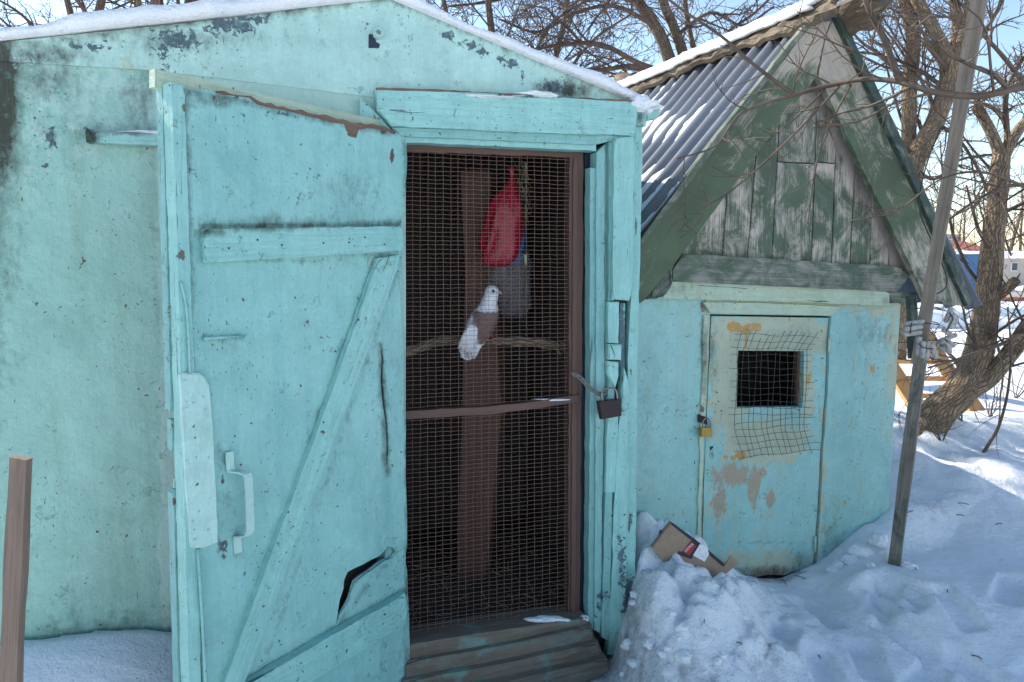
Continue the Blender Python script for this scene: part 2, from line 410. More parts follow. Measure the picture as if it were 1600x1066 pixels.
def lines(lst):
    """(x0, y0, x1, y1, width, strength): dirt and painted shade along a joint"""
    def f(X, Y):
        r = np.zeros_like(X)
        for x0, y0, x1, y1, w_, s_ in lst:
            dx, dy = x1 - x0, y1 - y0; L2 = dx * dx + dy * dy
            t_ = np.clip(((X - x0) * dx + (Y - y0) * dy) / L2, 0, 1)
            d = np.hypot(X - x0 - dx * t_, Y - y0 - dy * t_); r = np.maximum(r, s_ * np.exp(-(d / w_) ** 2))
        return r
    return f
def both(*fs): return lambda X, Y: np.maximum.reduce([f(X, Y) for f in fs])
def masks(m=(None, None, None), m2=(None, None, None)):
    def f(V):
        P = np.array([px(v) for v in V]); X, Y = P[:, 0], P[:, 1]
        g = lambda q: q(X, Y) if q else np.zeros_like(X)
        return {'m': np.stack([g(q) for q in m], 1), 'm2': np.stack([g(q) for q in m2], 1)}
    return f
def tube(P, rad, sides=6, cap=True):
    """polyline tube -> verts, faces, lc (along, around)"""
    P = [Vector(p) for p in P]; n = len(P)
    if not hasattr(rad, '__len__'): rad = [rad] * n
    V, Fc, L = [], [], []
    T0 = (P[1] - P[0]).normalized(); u = T0.orthogonal().normalized(); al = 0
    ox, oy = random.uniform(0, 50), random.uniform(0, 50)
    for i in range(n):
        T = (P[min(i + 1, n - 1)] - P[max(i - 1, 0)]).normalized()
        u = (u - T * u.dot(T)).normalized(); v = T.cross(u)
        if i: al += (P[i] - P[i - 1]).length
        for k in range(sides):
            a = 2 * math.pi * k / sides; c, s = math.cos(a), math.sin(a)
            V.append(P[i] + (u * c + v * s) * rad[i])
            L.append((al + ox, c * rad[i] + oy, s * rad[i]))
    for i in range(n - 1):
        for k in range(sides):
            k2 = (k + 1) % sides
            Fc.append((i * sides + k, i * sides + k2, (i + 1) * sides + k2, (i + 1) * sides + k))
    if cap:
        Fc.append(tuple(range(sides - 1, -1, -1))); Fc.append(tuple((n - 1) * sides + k for k in range(sides)))
    return V, Fc, L
class Acc:
    def __init__(s): s.V, s.F, s.L = [], [], []
    def add(s, V, Fc, L=None):
        o = len(s.V); s.V += V; s.F += [tuple(i + o for i in f) for f in Fc]
        s.L += L if L else [(v[0], v[1], v[2]) for v in V]
    def tube(s, P, r, sides=6, cap=True): s.add(*tube(P, r, sides, cap))
    def box(s, c, ax, ay, az):
        c, ax, ay, az = map(Vector, (c, ax, ay, az)); V = []
        for i in (-1, 1):
            for j in (-1, 1):
                for k in (-1, 1): V.append(c + ax * i + ay * j + az * k)
        Fc = [(0, 1, 3, 2), (4, 6, 7, 5), (0, 4, 5, 1), (2, 3, 7, 6), (0, 2, 6, 4), (1, 5, 7, 3)]
        s.add(V, Fc)
    def out(s, name, mat, parent=None, smooth=True, **kw): return mk(name, s.V, s.F, mat, parent, None, smooth, s.L)
def smoothpath(P, k=6):
    P = [Vector(p) for p in P]; out = []
    Q = [P[0] * 2 - P[1]] + P + [P[-1] * 2 - P[-2]]
    for i in range(1, len(Q) - 2):
        a, b, c, d = Q[i - 1:i + 3]
        for j in range(k):
            t_ = j / k
            out.append(.5 * ((2 * b) + (c - a) * t_ + (2 * a - 5 * b + 4 * c - d) * t_ ** 2 + (3 * b - a - 3 * c + d) * t_ ** 3))
    out.append(P[-1]); return out
def resample(vals, n):
    vals = list(vals); return list(np.interp(np.linspace(0, len(vals) - 1, n), range(len(vals)), vals))
def boxobj(name, c, ax, ay, az, mat, parent=None, bevel=.003):
    bm = bmesh.new(); bmesh.ops.create_cube(bm, size=2)
    mt = Matrix((Vector(ax), Vector(ay), Vector(az))).transposed().to_4x4(); mt.translation = Vector(c)
    bm.transform(mt)
    if bevel: bmesh.ops.bevel(bm, geom=bm.edges[:], offset=bevel, segments=2, affect='EDGES')
    bmesh.ops.recalc_face_normals(bm, faces=bm.faces[:])
    return bm_out(bm, name, mat, parent)

# ================================================================== GROUND
U_HR = A.tou(A(1003, 500)); U_HL = A.tou(A(-34, 850))
U_SR = B.tou(B(1406, 480)); U_SL = U_SR - 1.47
def gheight(x, y):
    x = np.asarray(x, float); y = np.asarray(y, float)
    uB = (x - B.p.x) * B.u.x + (y - B.p.y) * B.u.y; nB = (x - B.p.x) * B.n.x + (y - B.p.y) * B.n.y
    uA = (x - A.p.x) * A.u.x + (y - A.p.y) * A.u.y; nA = (x - A.p.x) * A.n.x + (y - A.p.y) * A.n.y
    z = .012 * fbm(x * 1.3, y * 1.3, o=3, seed=3) + .010 * fbm(x * 7, y * 7, o=4, seed=9)
    # lower trodden strip before the step
    z = z - .07 * sstep(.75, .35, x) * sstep(2.0, 2.5, y) * sstep(-1.0, -.5, x)
    # bank and field
    bank = np.maximum(sstep(U_SR - .03, U_SR + .75, uB) * sstep(.55, -.75, nB + .25 * fbm(x * 1.7, y * 1.7, o=3, seed=31)), sstep(6.4, 7.4, y))
    bank = np.maximum(bank, .45 * sstep(U_SR - .5, U_SR + .2, uB) * sstep(.28, .02, nB))
    z = z + bank * (.32 + .05 * fbm(x * .8, y * .8, o=3, seed=5) + .035 * np.abs(fbm(x * 3.5, y * 3.5, o=4, seed=8)))
    # right-hand foreground rises a little
    z = z + .10 * sstep(1.6, 2.8, x) * sstep(3.6, 2.2, y)
    z = z + .15 * sstep(1.30, 1.80, x + .10 * vnoise(x * 5, y * 5, 0, 77)) * sstep(2.35, 3.15, y) * sstep(6.2, 4.6, y)
    # drift left of the door
    z = z + .36 * np.exp(-(((x + 1.5) / .62) ** 4)) * np.exp(-((nA - .05) / .55) ** 2)
    # shovelled heap between the two sheds
    cr = fbm(x * 5, y * 5, o=5, seed=21, g=.6); rd = np.abs(fbm(x * 9, y * 9, o=4, seed=22))
    hp = .45 * sstep(.38, .56, x) * np.exp(-np.abs((x - .50) / .52) ** 2.0) * np.where(y > 3.02, np.exp(-((y - 3.02) / .6) ** 2), np.exp(-((y - 3.02) / .50) ** 2))
    hm = sstep(.02, .16, hp)
    z = z + hp * (1 + .10 * cr) + hm * (.018 * cr - .016 * rd + .010 * fbm(x * 24, y * 24, o=3, seed=55))
    sel = hp > .012
    if sel.any():
        xs, ys = x[sel], y[sel]; add = np.zeros_like(xs)
        for cx_, cy_, r_, a_, e_, h_ in CHUNKS:
            dx = (xs - cx_) * math.cos(a_) + (ys - cy_) * math.sin(a_); dy = (-(xs - cx_) * math.sin(a_) + (ys - cy_) * math.cos(a_)) * e_
            q = 1 - (np.abs(dx) ** 3 + np.abs(dy) ** 3) / r_ ** 3
            add = np.maximum(add, np.where(q > 0, (r_ * h_) * np.clip(q, 0, 1) ** .4 * (1 + .5 * dx / r_), 0))
        z = z.copy(); z[sel] += add * np.minimum(1, hp[sel] * 9)
    # foot marks
    for fx, fy, a in FEET:
        dx = (x - fx) * math.cos(a) + (y - fy) * math.sin(a); dy = -(x - fx) * math.sin(a) + (y - fy) * math.cos(a)
        q = np.exp(-((dx / .055) ** 8 + (dy / .13) ** 8)); q2 = np.exp(-((dx / .10) ** 4 + (dy / .18) ** 4))
        z = z - .036 * q + .010 * (q2 - q)
    # under the two sheds
    inA = sstep(.02, -.06, nA) * sstep(U_HR + .02, U_HR - .05, uA) * sstep(U_HL - .06, U_HL + .02, uA) * sstep(-2.6, -2.5, nA)
    z = z * (1 - inA) - .10 * inA
    inB = sstep(.0, -.06, nB) * sstep(U_SR - .0, U_SR - .10, uB) * sstep(U_SL - .1, U_SL, uB) * sstep(-1.9, -1.8, nB)
    z = z * (1 - inB) - .06 * inB
    return z
rf = random.Random(4)
CHUNKS = [(rf.uniform(.42, 1.3), rf.uniform(2.15, 3.2), rf.choice((.03, .04, .05, .06, .09)) * rf.uniform(.7, 1.2), rf.uniform(0, 3.1), rf.uniform(1, 1.7), rf.uniform(.12, .40)) for _ in range(230)]
FEET = [(rf.uniform(1.0, 3.0), rf.uniform(1.9, 3.3), rf.uniform(-.9, .5)) for _ in range(26)] + [(rf.uniform(1.05, 1.75), rf.uniform(2.55, 3.15), rf.uniform(-.9, .5)) for _ in range(4)] + \
       [(rf.uniform(2.6, 5.5), rf.uniform(4.0, 9.0), rf.uniform(-1.2, 1.2)) for _ in range(40)]
def graded(a, b, d, lo, hi, g=1.16):
    m = list(np.arange(a, b, d)); s = d; v = b
    while v < hi: m.append(v); s *= g; v += s
    m.append(hi); s = d; v = a; l = []
    while v > lo: s *= g; v -= s; l.append(max(v, lo))
    return np.array(sorted(set(l + m)))
gx = graded(-.9, 2.9, .0135, -12000, 12000); gy = graded(2.0, 5.0, .0135, -12000, 12000)
GX, GY = np.meshgrid(gx, gy)
GZ = gheight(GX, GY)
nx_, ny_ = len(gx), len(gy)
V = np.stack([GX.ravel(), GY.ravel(), GZ.ravel()], 1)
idx = np.arange(nx_ * ny_).reshape(ny_, nx_)
FC = np.stack([idx[:-1, :-1].ravel(), idx[:-1, 1:].ravel(), idx[1:, 1:].ravel(), idx[1:, :-1].ravel()], 1)
x, y = V[:, 0], V[:, 1]
grit = np.maximum(.42 * sstep(.70, .45, x) * sstep(2.35, 2.55, y) * sstep(3.05, 2.8, y) * sstep(-.5, -.4, x),
                  .44 * np.exp(-((x - .62) / .22) ** 2 - ((y - 2.42) / .22) ** 2))
grit = np.maximum(grit, (.22 + .16 * fbm(x * 4, y * 4, o=3, seed=91)) * np.exp(-((x - .8) / .45) ** 2 - ((y - 2.6) / .45) ** 2))
grit = np.maximum(grit, .34 * np.exp(-((x - 2.2) / .18) ** 2 - ((y - 3.75) / .22) ** 2))
nB_ = (x - B.p.x) * B.n.x + (y - B.p.y) * B.n.y; uB_ = (x - B.p.x) * B.u.x + (y - B.p.y) * B.u.y
grit = np.maximum(grit, .5 * np.exp(-((nB_ - .02) / .05) ** 2) * sstep(.9, 1.0, uB_) * sstep(1.62, 1.5, uB_))
grit = np.maximum(grit, .12 * sstep(5, 7, y))
icy = np.maximum(.52 * np.exp(-((x - .62) / .3) ** 2 - ((y - 2.75) / .25) ** 2), .5 * np.exp(-((x - 1.25) / .55) ** 2 - ((y - 2.95) / .42) ** 2))
mk('snow_ground', V, FC.tolist(), 'snow', None, {'m': np.stack([grit, icy, icy * 0], 1)}, True)['kind'] = 'structure'
def gz(x, y):
    i = min(max(int(np.searchsorted(gx, x)) - 1, 0), nx_ - 2); j = min(max(int(np.searchsorted(gy, y)) - 1, 0), ny_ - 2)
    a_ = (x - gx[i]) / (gx[i + 1] - gx[i]); b_ = (y - gy[j]) / (gy[j + 1] - gy[j])
    return float((GZ[j, i] * (1 - a_) + GZ[j, i + 1] * a_) * (1 - b_) + (GZ[j + 1, i] * (1 - a_) + GZ[j + 1, i + 1] * a_) * b_)

# a sanded road far across the field
YR = 16.0
rv = [(-60, YR, .45), (90, YR + 6, .45), (90, YR + 9.5, .46), (-60, YR + 3.0, .46)]
mk('road', rv, [(0, 1, 2, 3)], 'road')['kind'] = 'structure'

# ================================================================== PIGEON HOUSE
zb = -.06
house = thing('pigeon_house', 'large turquoise painted pigeon house with its door standing open before a wire screen', 'shed', A.uz((U_HL + U_HR) / 2, zb, -1))
apex = A(606, -4); eL = A(-34, 77); eR = A(1006, 166)
# seams: the upper gable sheet overlaps the lower sheet along a thin line
def xl(y_): return px(A.uz(U_HL, A(-34, y_).z))[0]
low = [(xl(86), 86), (240, 106), (585, 148), (588, 165), (600, 200), (634, 222), (634, 1060), (640, 1160), (xl(1160), 1160)]
fl = blobs([(120, 80, 60, 22, .2), (165, 92, 30, 12, .24)])
def wallmask():
    def gr(X, Y):
        left = .62 * np.exp(-np.abs(X / 26) ** 2) * sstep(330, 140, Y) + .34 * np.exp(-np.abs(X / 40)) * sstep(900, 200, Y)
        bot = .36 * sstep(880, 1060, Y) * (.6 + .4 * sstep(0, 200, X))
        return np.maximum(np.maximum(left, bot), blobs([(80, 215, 12, 14, .42), (60, 120, 80, 40, .3), (215, 160, 30, 80, .30), (160, 205, 90, 14, .22)])(X, Y))
    dots = blobs([(78, 210, 9, 12, .36), (85, 225, 8, 10, .34), (97, 275, 6, 5, .3), (225, 1010, 8, 12, .42), (72, 262, 6, 5, .3)])
    return masks((dots, gr, None), (lambda X, Y: np.maximum(.27 * sstep(520, 120, Y) + .5 * sstep(244, 256, X), blobs([(120, 860, 140, 120, .14)])(X, Y)), None, None))
sheet('wall_panel', A, low, [], 0, .02, 'wall', house, .022, wallmask(), lambda X, Y: .004 * float(vnoise(np.array(X / 90.), np.array(Y / 120.), 0, 2)))
up = [(xl(77), 77), (300, 35), (606, -4), (760, 55), (920, 121), (1006, 160), (1006, 195), (585, 152), (240, 110), (xl(89), 89)]
def gabmask():
    flk = blobs([(140, 72, 60, 12, .27), (275, 62, 45, 26, .30), (360, 38, 50, 20, .34), (400, 30, 30, 14, .3), (260, 95, 30, 30, .24), (700, 55, 16, 9, .37), (735, 70, 18, 12, .34), (755, 82, 14, 8, .37), (785, 92, 9, 10, .34), (800, 100, 12, 9, .37),
                 (815, 120, 6, 12, .33), (870, 135, 40, 16, .27), (300, 75, 30, 14, .22)])
    def gr(X, Y):
        edge = np.where(X < 606, -4 + (606 - X) * .127, -4 + (X - 606) * .417)
        return np.maximum(.40 * np.exp(-np.abs((Y - edge) / 9)), np.maximum(.62 * np.exp(-(X / 26) ** 2), blobs([(60, 90, 90, 22, .4), (880, 140, 50, 16, .55), (300, 60, 170, 24, .25)])(X, Y)))
    return masks((flk, gr, None), (blobs([(215, 110, 45, 30, .30)]), None, blobs([(880, 145, 40, 10, .2)])))
sheet('gable_panel', A, up, [], .006, .02, 'gable', house, .02, gabmask())
# side walls, rear, floor, roof deck
zt_l, zt_r = eL.z - .02, eR.z - .02
DEP = 2.1
def wallbox(name, u0, u1, n0, n1, z0, z1, mat, par=house, bevel=.003):
    c = A.uz((u0 + u1) / 2, (z0 + z1) / 2, (n0 + n1) / 2)
    return boxobj(name, c, A.u * abs(u1 - u0) / 2, A.n * abs(n1 - n0) / 2, Vector((0, 0, abs(z1 - z0) / 2)), mat, par, bevel)
wallbox('side_wall', U_HL, U_HL + .03, -.022, -DEP, zb, zt_l, 'wall')
wallbox('side_wall', U_HR - .04, U_HR - .01, -.06, -DEP, zb, zt_r - .03, 'wall')
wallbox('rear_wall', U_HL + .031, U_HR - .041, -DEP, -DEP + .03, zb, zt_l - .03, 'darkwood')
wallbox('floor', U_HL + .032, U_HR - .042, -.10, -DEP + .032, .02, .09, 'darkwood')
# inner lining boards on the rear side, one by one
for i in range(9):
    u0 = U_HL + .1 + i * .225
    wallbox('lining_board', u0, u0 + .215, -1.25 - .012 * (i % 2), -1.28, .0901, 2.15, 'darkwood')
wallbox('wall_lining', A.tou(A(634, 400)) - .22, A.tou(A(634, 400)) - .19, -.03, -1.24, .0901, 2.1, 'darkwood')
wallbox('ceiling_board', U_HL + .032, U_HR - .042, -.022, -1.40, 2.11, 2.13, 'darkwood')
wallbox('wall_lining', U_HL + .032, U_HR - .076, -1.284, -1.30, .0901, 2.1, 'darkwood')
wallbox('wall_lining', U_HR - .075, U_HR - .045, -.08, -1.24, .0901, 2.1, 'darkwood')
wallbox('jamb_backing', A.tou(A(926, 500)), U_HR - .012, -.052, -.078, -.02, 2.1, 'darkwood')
def roofslab(name, pa, pb, th0, th1, mat, n0, n1, lumps=0, seed=0, par=house):
    """slab over one roof slope between two points of the gable line"""
    ua, za, ub, zb_ = A.tou(pa), pa.z, A.tou(pb), pb.z
    NU, NN = (60, 40) if lumps else (2, 2)
    top, bot = [], []
    for j in range(NN):
        for i in range(NU):
            s = i / (NU - 1); r = j / (NN - 1)
            u = ua + (ub - ua) * s; z = za + (zb_ - za) * s; n = n0 + (n1 - n0) * r
            h = th1
            if lumps:
                ed = min(1, min(r, 1 - r) * 14, ) ; es = min(1, min(s * 30 + .25, (1 - s) * 30 + .25))
                h = th0 + (th1 - th0) * (.72 + .28 * math.sqrt(ed)) * es * (1 + lumps * float(fbm(np.array(u * 6. + seed), np.array(n * 4.), o=3, seed=seed)))
                n = n + .012 * float(fbm(np.array(u * 9. + seed), np.array(3.3), o=3)) * (1 - r) ** 4
            top.append(A.uz(u, z + h, n)); bot.append(A.uz(u, z + th0, n))
    N = NU * NN; Fc = []
    for j in range(NN - 1):
        for i in range(NU - 1):
            a = j * NU + i; Fc.append((a, a + 1, a + NU + 1, a + NU)); Fc.append((N + a, N + a + NU, N + a + NU + 1, N + a + 1))
    for i in range(NU - 1):
        a = i; Fc.append((N + a, N + a + 1, a + 1, a)); a = (NN - 1) * NU + i; Fc.append((a, a + 1, N + a + 1, N + a))
    for j in range(NN - 1):
        a = j * NU; Fc.append((a, a + NU, N + a + NU, N + a)); a = j * NU + NU - 1; Fc.append((N + a, N + a + NU, a + NU, a))
    V = top + bot
    return mk(name, V, Fc, mat, par, {'m': np.zeros((len(V), 3))} if lumps else None, bool(lumps), frame_lc(V))
pl0 = A.uz(U_HL - .06, eL.z - .012, 0); pr0 = A.uz(U_HR + .03, eR.z - .010, 0)
roofslab('roof', pl0, apex, .0, .007, 'oldwood', .018, -DEP - .1)
roofslab('roof', apex, pr0, .0, .008, 'oldwood', .018, -DEP - .1)
tag(roofslab('roof_snow', pl0, apex, -.006, .046, 'snow', .032, -DEP, .35, 3, None), 'thick band of snow on the long left slope of the turquoise pigeon house', 'snow', 'snow on the pigeon house roof')
tag(roofslab('roof_snow', apex, pr0, -.005, .040, 'snow', .032, -DEP, .35, 5, None), 'thin band of snow on the slope of the pigeon house beside the gabled shed', 'snow', 'snow on the pigeon house roof')
# snow lump over the corner
def lump(name, c, r, seed, label, amp=.3, sub=4, mat='snow', cat='snow', group=None, flat=None):
    bm = bmesh.new(); bmesh.ops.create_icosphere(bm, subdivisions=sub, radius=1)
    V = np.array([v.co[:] for v in bm.verts]); Fc = [[v.index for v in f.verts] for f in bm.faces]; bm.free()
    d = 1 + amp * fbm(V[:, 0] * 1.6 + seed, V[:, 1] * 1.6, V[:, 2] * 1.6, o=4, seed=seed)
    V = V * d[:, None] * np.array(r)
    V = V + np.array(c)
    o = mk(name, V, Fc, mat, None, {'m': np.zeros((len(V), 3))}, True)
    return tag(o, label, cat, group)
lump('snow_lump', A(1003, 166, .03), (.055, .05, .034), 4, 'rounded lump of snow over the corner post of the pigeon house', .5)
lump('snow_lump', A(838, 149, .045), (.075, .035, .011), 6, 'small flat snow patch lying on the lintel board above the screen', .4)
lump('snow_lump', A(740, 152, .045), (.16, .025, .005), 9, 'thin smear of snow along the lintel board top', .4)
# lintel and frame boards
slab('lintel_board', A, [(586, 140), (780, 147), (996, 160), (994, 205), (992, 212), (800, 206), (612, 197), (590, 172)], .065, .06, 'trim', house, .006,
     mfun=masks((None, None, None), (None, None, blobs([(800, 150, 220, 5, .30), (655, 152, 7, 9, .3), (925, 190, 12, 3, .3)]))))
slab('raw_edge', A, [(588, 137), (700, 141), (850, 150), (994, 157), (994, 162), (850, 153), (780, 149), (640, 144), (588, 142)], .060, .05, 'rawwood', house, 0, 1.0, 10)
slab('lintel_block', A, [(994, 160), (1010, 163), (1010, 197), (994, 195)], .05, .05, 'trim', house, mfun=masks((None, blobs([(1000, 180, 8, 14, .45)]), None)))
slab('eave_bracket', A, [(1010, 172), (1034, 170), (1024, 186), (1010, 190)], .03, .03, 'trim', house)
slab('splinter_board', A, [(562, 152), (574, 163), (600, 190), (612, 203), (590, 200), (562, 190)], .035, .03, 'trim', house)
slab('head_strip', A, [(612, 199), (992, 213), (930, 226), (625, 213)], .045, .045, 'jamb', house)
slab('head_strip', A, [(622, 212), (932, 225), (932, 236), (622, 222)], .028, .06, 'trim', house, .003)
JM = masks((blobs([(985, 950, 14, 60, .40), (972, 880, 10, 70, .26), (940, 940, 20, 40, .20), (1000, 960, 6, 40, .44)]), blobs([(960, 1010, 40, 30, .35)]), None), (None, None, blobs([(968, 640, 5, 10, .34), (985, 830, 5, 60, .28)])))
slab('jamb_strip', A, [(922, 262), (934, 262), (931, 600), (929, 985), (919, 978), (922, 600)], .012, .05, 'jamb', house, .003, mfun=JM)
slab('jamb_strip', A, [(932, 238), (945, 226), (944, 600), (938, 990), (929, 985), (931, 600)], .024, .06, 'jamb', house, .003, mfun=JM)
slab('jamb_strip', A, [(945, 226), (953, 222), (952, 600), (948, 994), (938, 990), (944, 600)], .010, .05, 'jamb', house, .003, mfun=JM)
slab('jamb_strip', A, [(952, 222), (961, 215), (960, 470), (951, 470)], .034, .06, 'jamb', house, .004, mfun=JM)
slab('jamb_strip', A, [(951, 592), (960, 592), (952, 1003), (940, 996)], .034, .06, 'jamb', house, .004, mfun=JM)
slab('stop_board', A, [(960, 215), (992, 212), (987, 462), (984, 470), (957, 468)], .056, .055, 'trim', house, .006)
slab('stop_block', A, [(950, 472), (968, 472), (967, 537), (950, 536)], .045, .045, 'trim', house, .004)
slab('stop_block', A, [(951, 538), (972, 539), (971, 563), (951, 562)], .050, .05, 'trim', house, .004)
slab('stop_block', A, [(949, 565), (967, 566), (967, 588), (962, 606), (955, 597), (949, 585)], .045, .045, 'trim', house, .004, mfun=JM)
slab('stop_strip', A, [(949, 650), (967, 650), (962, 770), (946, 770)], .040, .04, 'trim', house, .004)
slab('hasp_strip', A, [(969, 474), (977, 474), (975, 640), (967, 640)], .012, .012, 'jamb', house, .002, mfun=masks((blobs([(972, 550, 12, 90, .40)]), None, None)))
slab('corner_board', A, [(992, 196), (1005, 196), (996, 560), (992, 960), (975, 962), (981, 560), (986, 470)], .020, .04, 'trim', house, .004, mfun=JM)
slab('corner_board', A, [(976, 575), (984, 600), (980, 820), (976, 1022), (968, 1026), (950, 1024), (956, 900), (964, 700)], .042, .04, 'trim', house, .005, amp=1.2, mfun=JM)
# navy reveal and rear jamb
wallbox('door_reveal', A.tou(A(918, 500)), A.tou(A(922, 500)) + .05, -.05, -.16, .06, 2.02, 'navy')
# threshold and steps
slab('threshold_board', A, [(634, 1008), (780, 985), (918, 966), (922, 976), (780, 1008), (634, 1034)], .03, .14, 'stepwood', house, .008)
slab('step_board', A, [(630, 1036), (780, 1010), (926, 978), (930, 1002), (780, 1036), (630, 1064)], .055, .16, 'stepwood', house, .010, amp=.6, step=30)
slab('step_board', A, [(630, 1066), (780, 1038), (936, 1004), (944, 1028), (780, 1066), (630, 1096)], .085, .16, 'stepwood', house, .010, amp=.6, step=30)
slab('step_board', A, [(630, 1098), (780, 1068), (950, 1030), (955, 1050), (780, 1120), (630, 1150)], .125, .2, 'stepwood', house, .010, amp=.6, step=30)
lump('snow_lump', A(850, 970, .0), (.085, .02, .016), 12, 'narrow bluish ridge of snow on the threshold under the wire screen', .3)
lump('snow_lump', A(912, 966, .01), (.02, .02, .012), 14, 'small snow crumb in the corner of the threshold', .3)
# vent stub in the gable: short pipe beside a square hole
vp = Acc(); c0 = A(590, 54, .008); r_ = .017
ring = []
for o_, rr in ((0, r_), (.035, r_), (.035, r_ * .55), (.01, r_ * .55)):
    ring.append([c0 + A.n * o_ + (A.u * math.cos(k * math.pi / 8) + Vector((0, 0, 1)) * math.sin(k * math.pi / 8)) * rr for k in range(16)])
vv = [v for r in ring for v in r]; ff = [(i * 16 + k, i * 16 + (k + 1) % 16, (i + 1) * 16 + (k + 1) % 16, (i + 1) * 16 + k) for i in range(3) for k in range(16)] + [tuple(range(48, 64))]
vp.add(vv, ff); vp.out('vent_pipe', 'gable', house)
slab('vent_hole', A, [(576, 54), (584, 54), (588, 66), (594, 69), (592, 75), (576, 75)], .0085, .004, 'navy', house, 0, 0)
# latch bar on the wall behind the open door
slab('latch_bar', A, [(140, 206), (300, 212), (300, 229), (140, 222)], .045, .03, 'trim', house, .005, mfun=masks((None, blobs([(145, 214, 20, 14, .5), (200, 209, 60, 4, .35)]), None)))
slab('latch_bracket', A, [(132, 197), (142, 208), (146, 222), (134, 222)], .05, .05, 'jamb', house, .003, mfun=masks((None, blobs([(138, 212, 14, 16, .7)]), None)))
lump('snow_lump', A(225, 207, .03), (.09, .016, .006), 17, 'thin line of snow on the latch bar fixed to the wall', .3)

# ------------------------------------------------------------------ open door leaf
crack = [(618, 862), (612, 855), (602, 853), (597, 860), (588, 868), (577, 873), (565, 881), (552, 888), (543, 894), (539, 904), (537, 920), (531, 938), (528, 956), (526, 974), (531, 960), (538, 948), (545, 934), (550, 918), (554, 908), (564, 900), (577, 892), (588, 883), (598, 876), (607, 873), (614, 868)]
slit = [(594, 533), (595, 560), (592, 600), (594, 630), (598, 655), (601, 690), (604, 730), (605, 700), (602, 660), (598, 630), (596, 600), (598, 560)]
dtop = [(283, 137), (300, 141), (318, 139), (345, 148), (366, 150), (388, 153), (400, 163), (420, 168), (452, 174), (478, 181), (500, 186), (520, 192), (537, 194), (541, 204), (548, 214), (557, 216), (561, 203), (575, 200), (600, 204), (618, 207)]
dout = dtop + [(634, 216), (636, 250), (634, 300), (629, 340), (627, 352), (631, 364), (629, 400), (627, 460), (629, 520), (632, 640), (636, 800), (637, 860), (634, 872), (638, 890), (640, 1000), (641, 1160)] + [(322, 1225), (310, 900), (298, 600), (290, 350)]
def dmask():
    rust = blobs([(614, 240, 5, 24, .42), (612, 246, 8, 12, .36), (549, 205, 10, 10, .5), (470, 226, 8, 3, .4), (530, 262, 4, 10, .40), (348, 745, 8, 8, .36), (300, 160, 6, 6, .3), (480, 300, 40, 14, .17), (360, 152, 70, 4, .34), (600, 206, 30, 4, .32), (345, 150, 6, 8, .3), (600, 860, 24, 6, .3)])
    fl = blobs([(345, 850, 12, 30, .22), (300, 270, 14, 16, .18), (480, 290, 60, 40, .15), (430, 180, 60, 8, .25)])
    gr = blobs([(450, 345, 200, 14, .22), (330, 160, 60, 10, .3), (560, 300, 60, 40, .16), (600, 620, 20, 90, .15), (300, 800, 10, 300, .15), (480, 690, 40, 60, .08)])
    jl = lines([(316, 354, 632, 350, 7, .42), (318, 414, 630, 397, 5, .22), (592, 402, 350, 1090, 9, .36), (628, 404, 404, 1066, 5, .2), (330, 1098, 636, 924, 10, .44), (290, 140, 300, 600, 7, .34), (303, 860, 320, 1200, 8, .34), (595, 540, 604, 740, 8, .34), (527, 975, 616, 862, 8, .2), (283, 140, 618, 208, 8, .34), (634, 220, 636, 1100, 5, .3), (340, 700, 345, 860, 6, .26), (350, 710, 372, 868, 7, .2)])  # joint dirt, with crevice shade painted in beside the boards
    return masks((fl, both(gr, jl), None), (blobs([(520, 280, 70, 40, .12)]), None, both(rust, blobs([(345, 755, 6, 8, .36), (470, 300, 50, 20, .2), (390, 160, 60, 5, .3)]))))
def ddisp(X, Y):
    r = .006 * float(fbm(np.array(X / 120.), np.array(Y / 110.), o=3, seed=44))
    # torn sheet stands out along the crack
    r += .020 * math.exp(-((X - 575) / 40) ** 2 - ((Y - 850) / 45) ** 2) * (1 if Y < 905 - (X - 545) * .55 else -.35)
    r += .010 * math.exp(-((X - 590) / 26) ** 2 - ((Y - 650) / 130) ** 2)
    return r
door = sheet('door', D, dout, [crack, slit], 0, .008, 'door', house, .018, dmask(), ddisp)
door['label'] = 'open turquoise door leaf with cross boards and a torn sheet'
pD = lambda x, y, o: D(x, y, o)
slab('door_back', D, [(280, 140), (612, 205), (640, 1160), (316, 1225)], -.07, .012, 'darkwood', door, 0, 0)
slab('torn_edge', D, [(340, 142), (392, 150), (404, 158), (500, 179), (545, 190), (600, 197), (618, 204), (618, 222), (560, 226), (480, 200), (400, 176), (340, 158)], -.004, .012, 'rawwood', door, 0, 2.2, 9)
slab('torn_lip', D, [(526, 976), (531, 961), (539, 949), (546, 935), (551, 919), (555, 909), (566, 901), (578, 893), (590, 884), (599, 877), (608, 874), (615, 869), (611, 880), (600, 882), (590, 889), (578, 898), (567, 905), (558, 912), (553, 922), (548, 938), (540, 953), (532, 966)], .003, .003, 'jamb', door, 0, .8, 6)
slab('top_rail', D, [(243, 107), (420, 150), (604, 190), (616, 200), (616, 216), (420, 178), (300, 150), (243, 135)], -.042, .036, 'mint', door, .004)
slab('edge_strip', D, [(268, 128), (288, 133), (300, 500), (304, 590), (318, 1225), (300, 1225), (290, 860), (281, 500)], .010, .05, 'trim', door, .006, mfun=masks((blobs([(283, 400, 8, 14, .3)]), None, None), (None, None, blobs([(284, 400, 6, 14, .4), (286, 168, 7, 8, .4), (276, 224, 5, 6, .3)]))))
slab('edge_board', D, [(253, 119), (270, 124), (282, 643), (267, 643)], -.044, .034, 'jamb', door, .004)
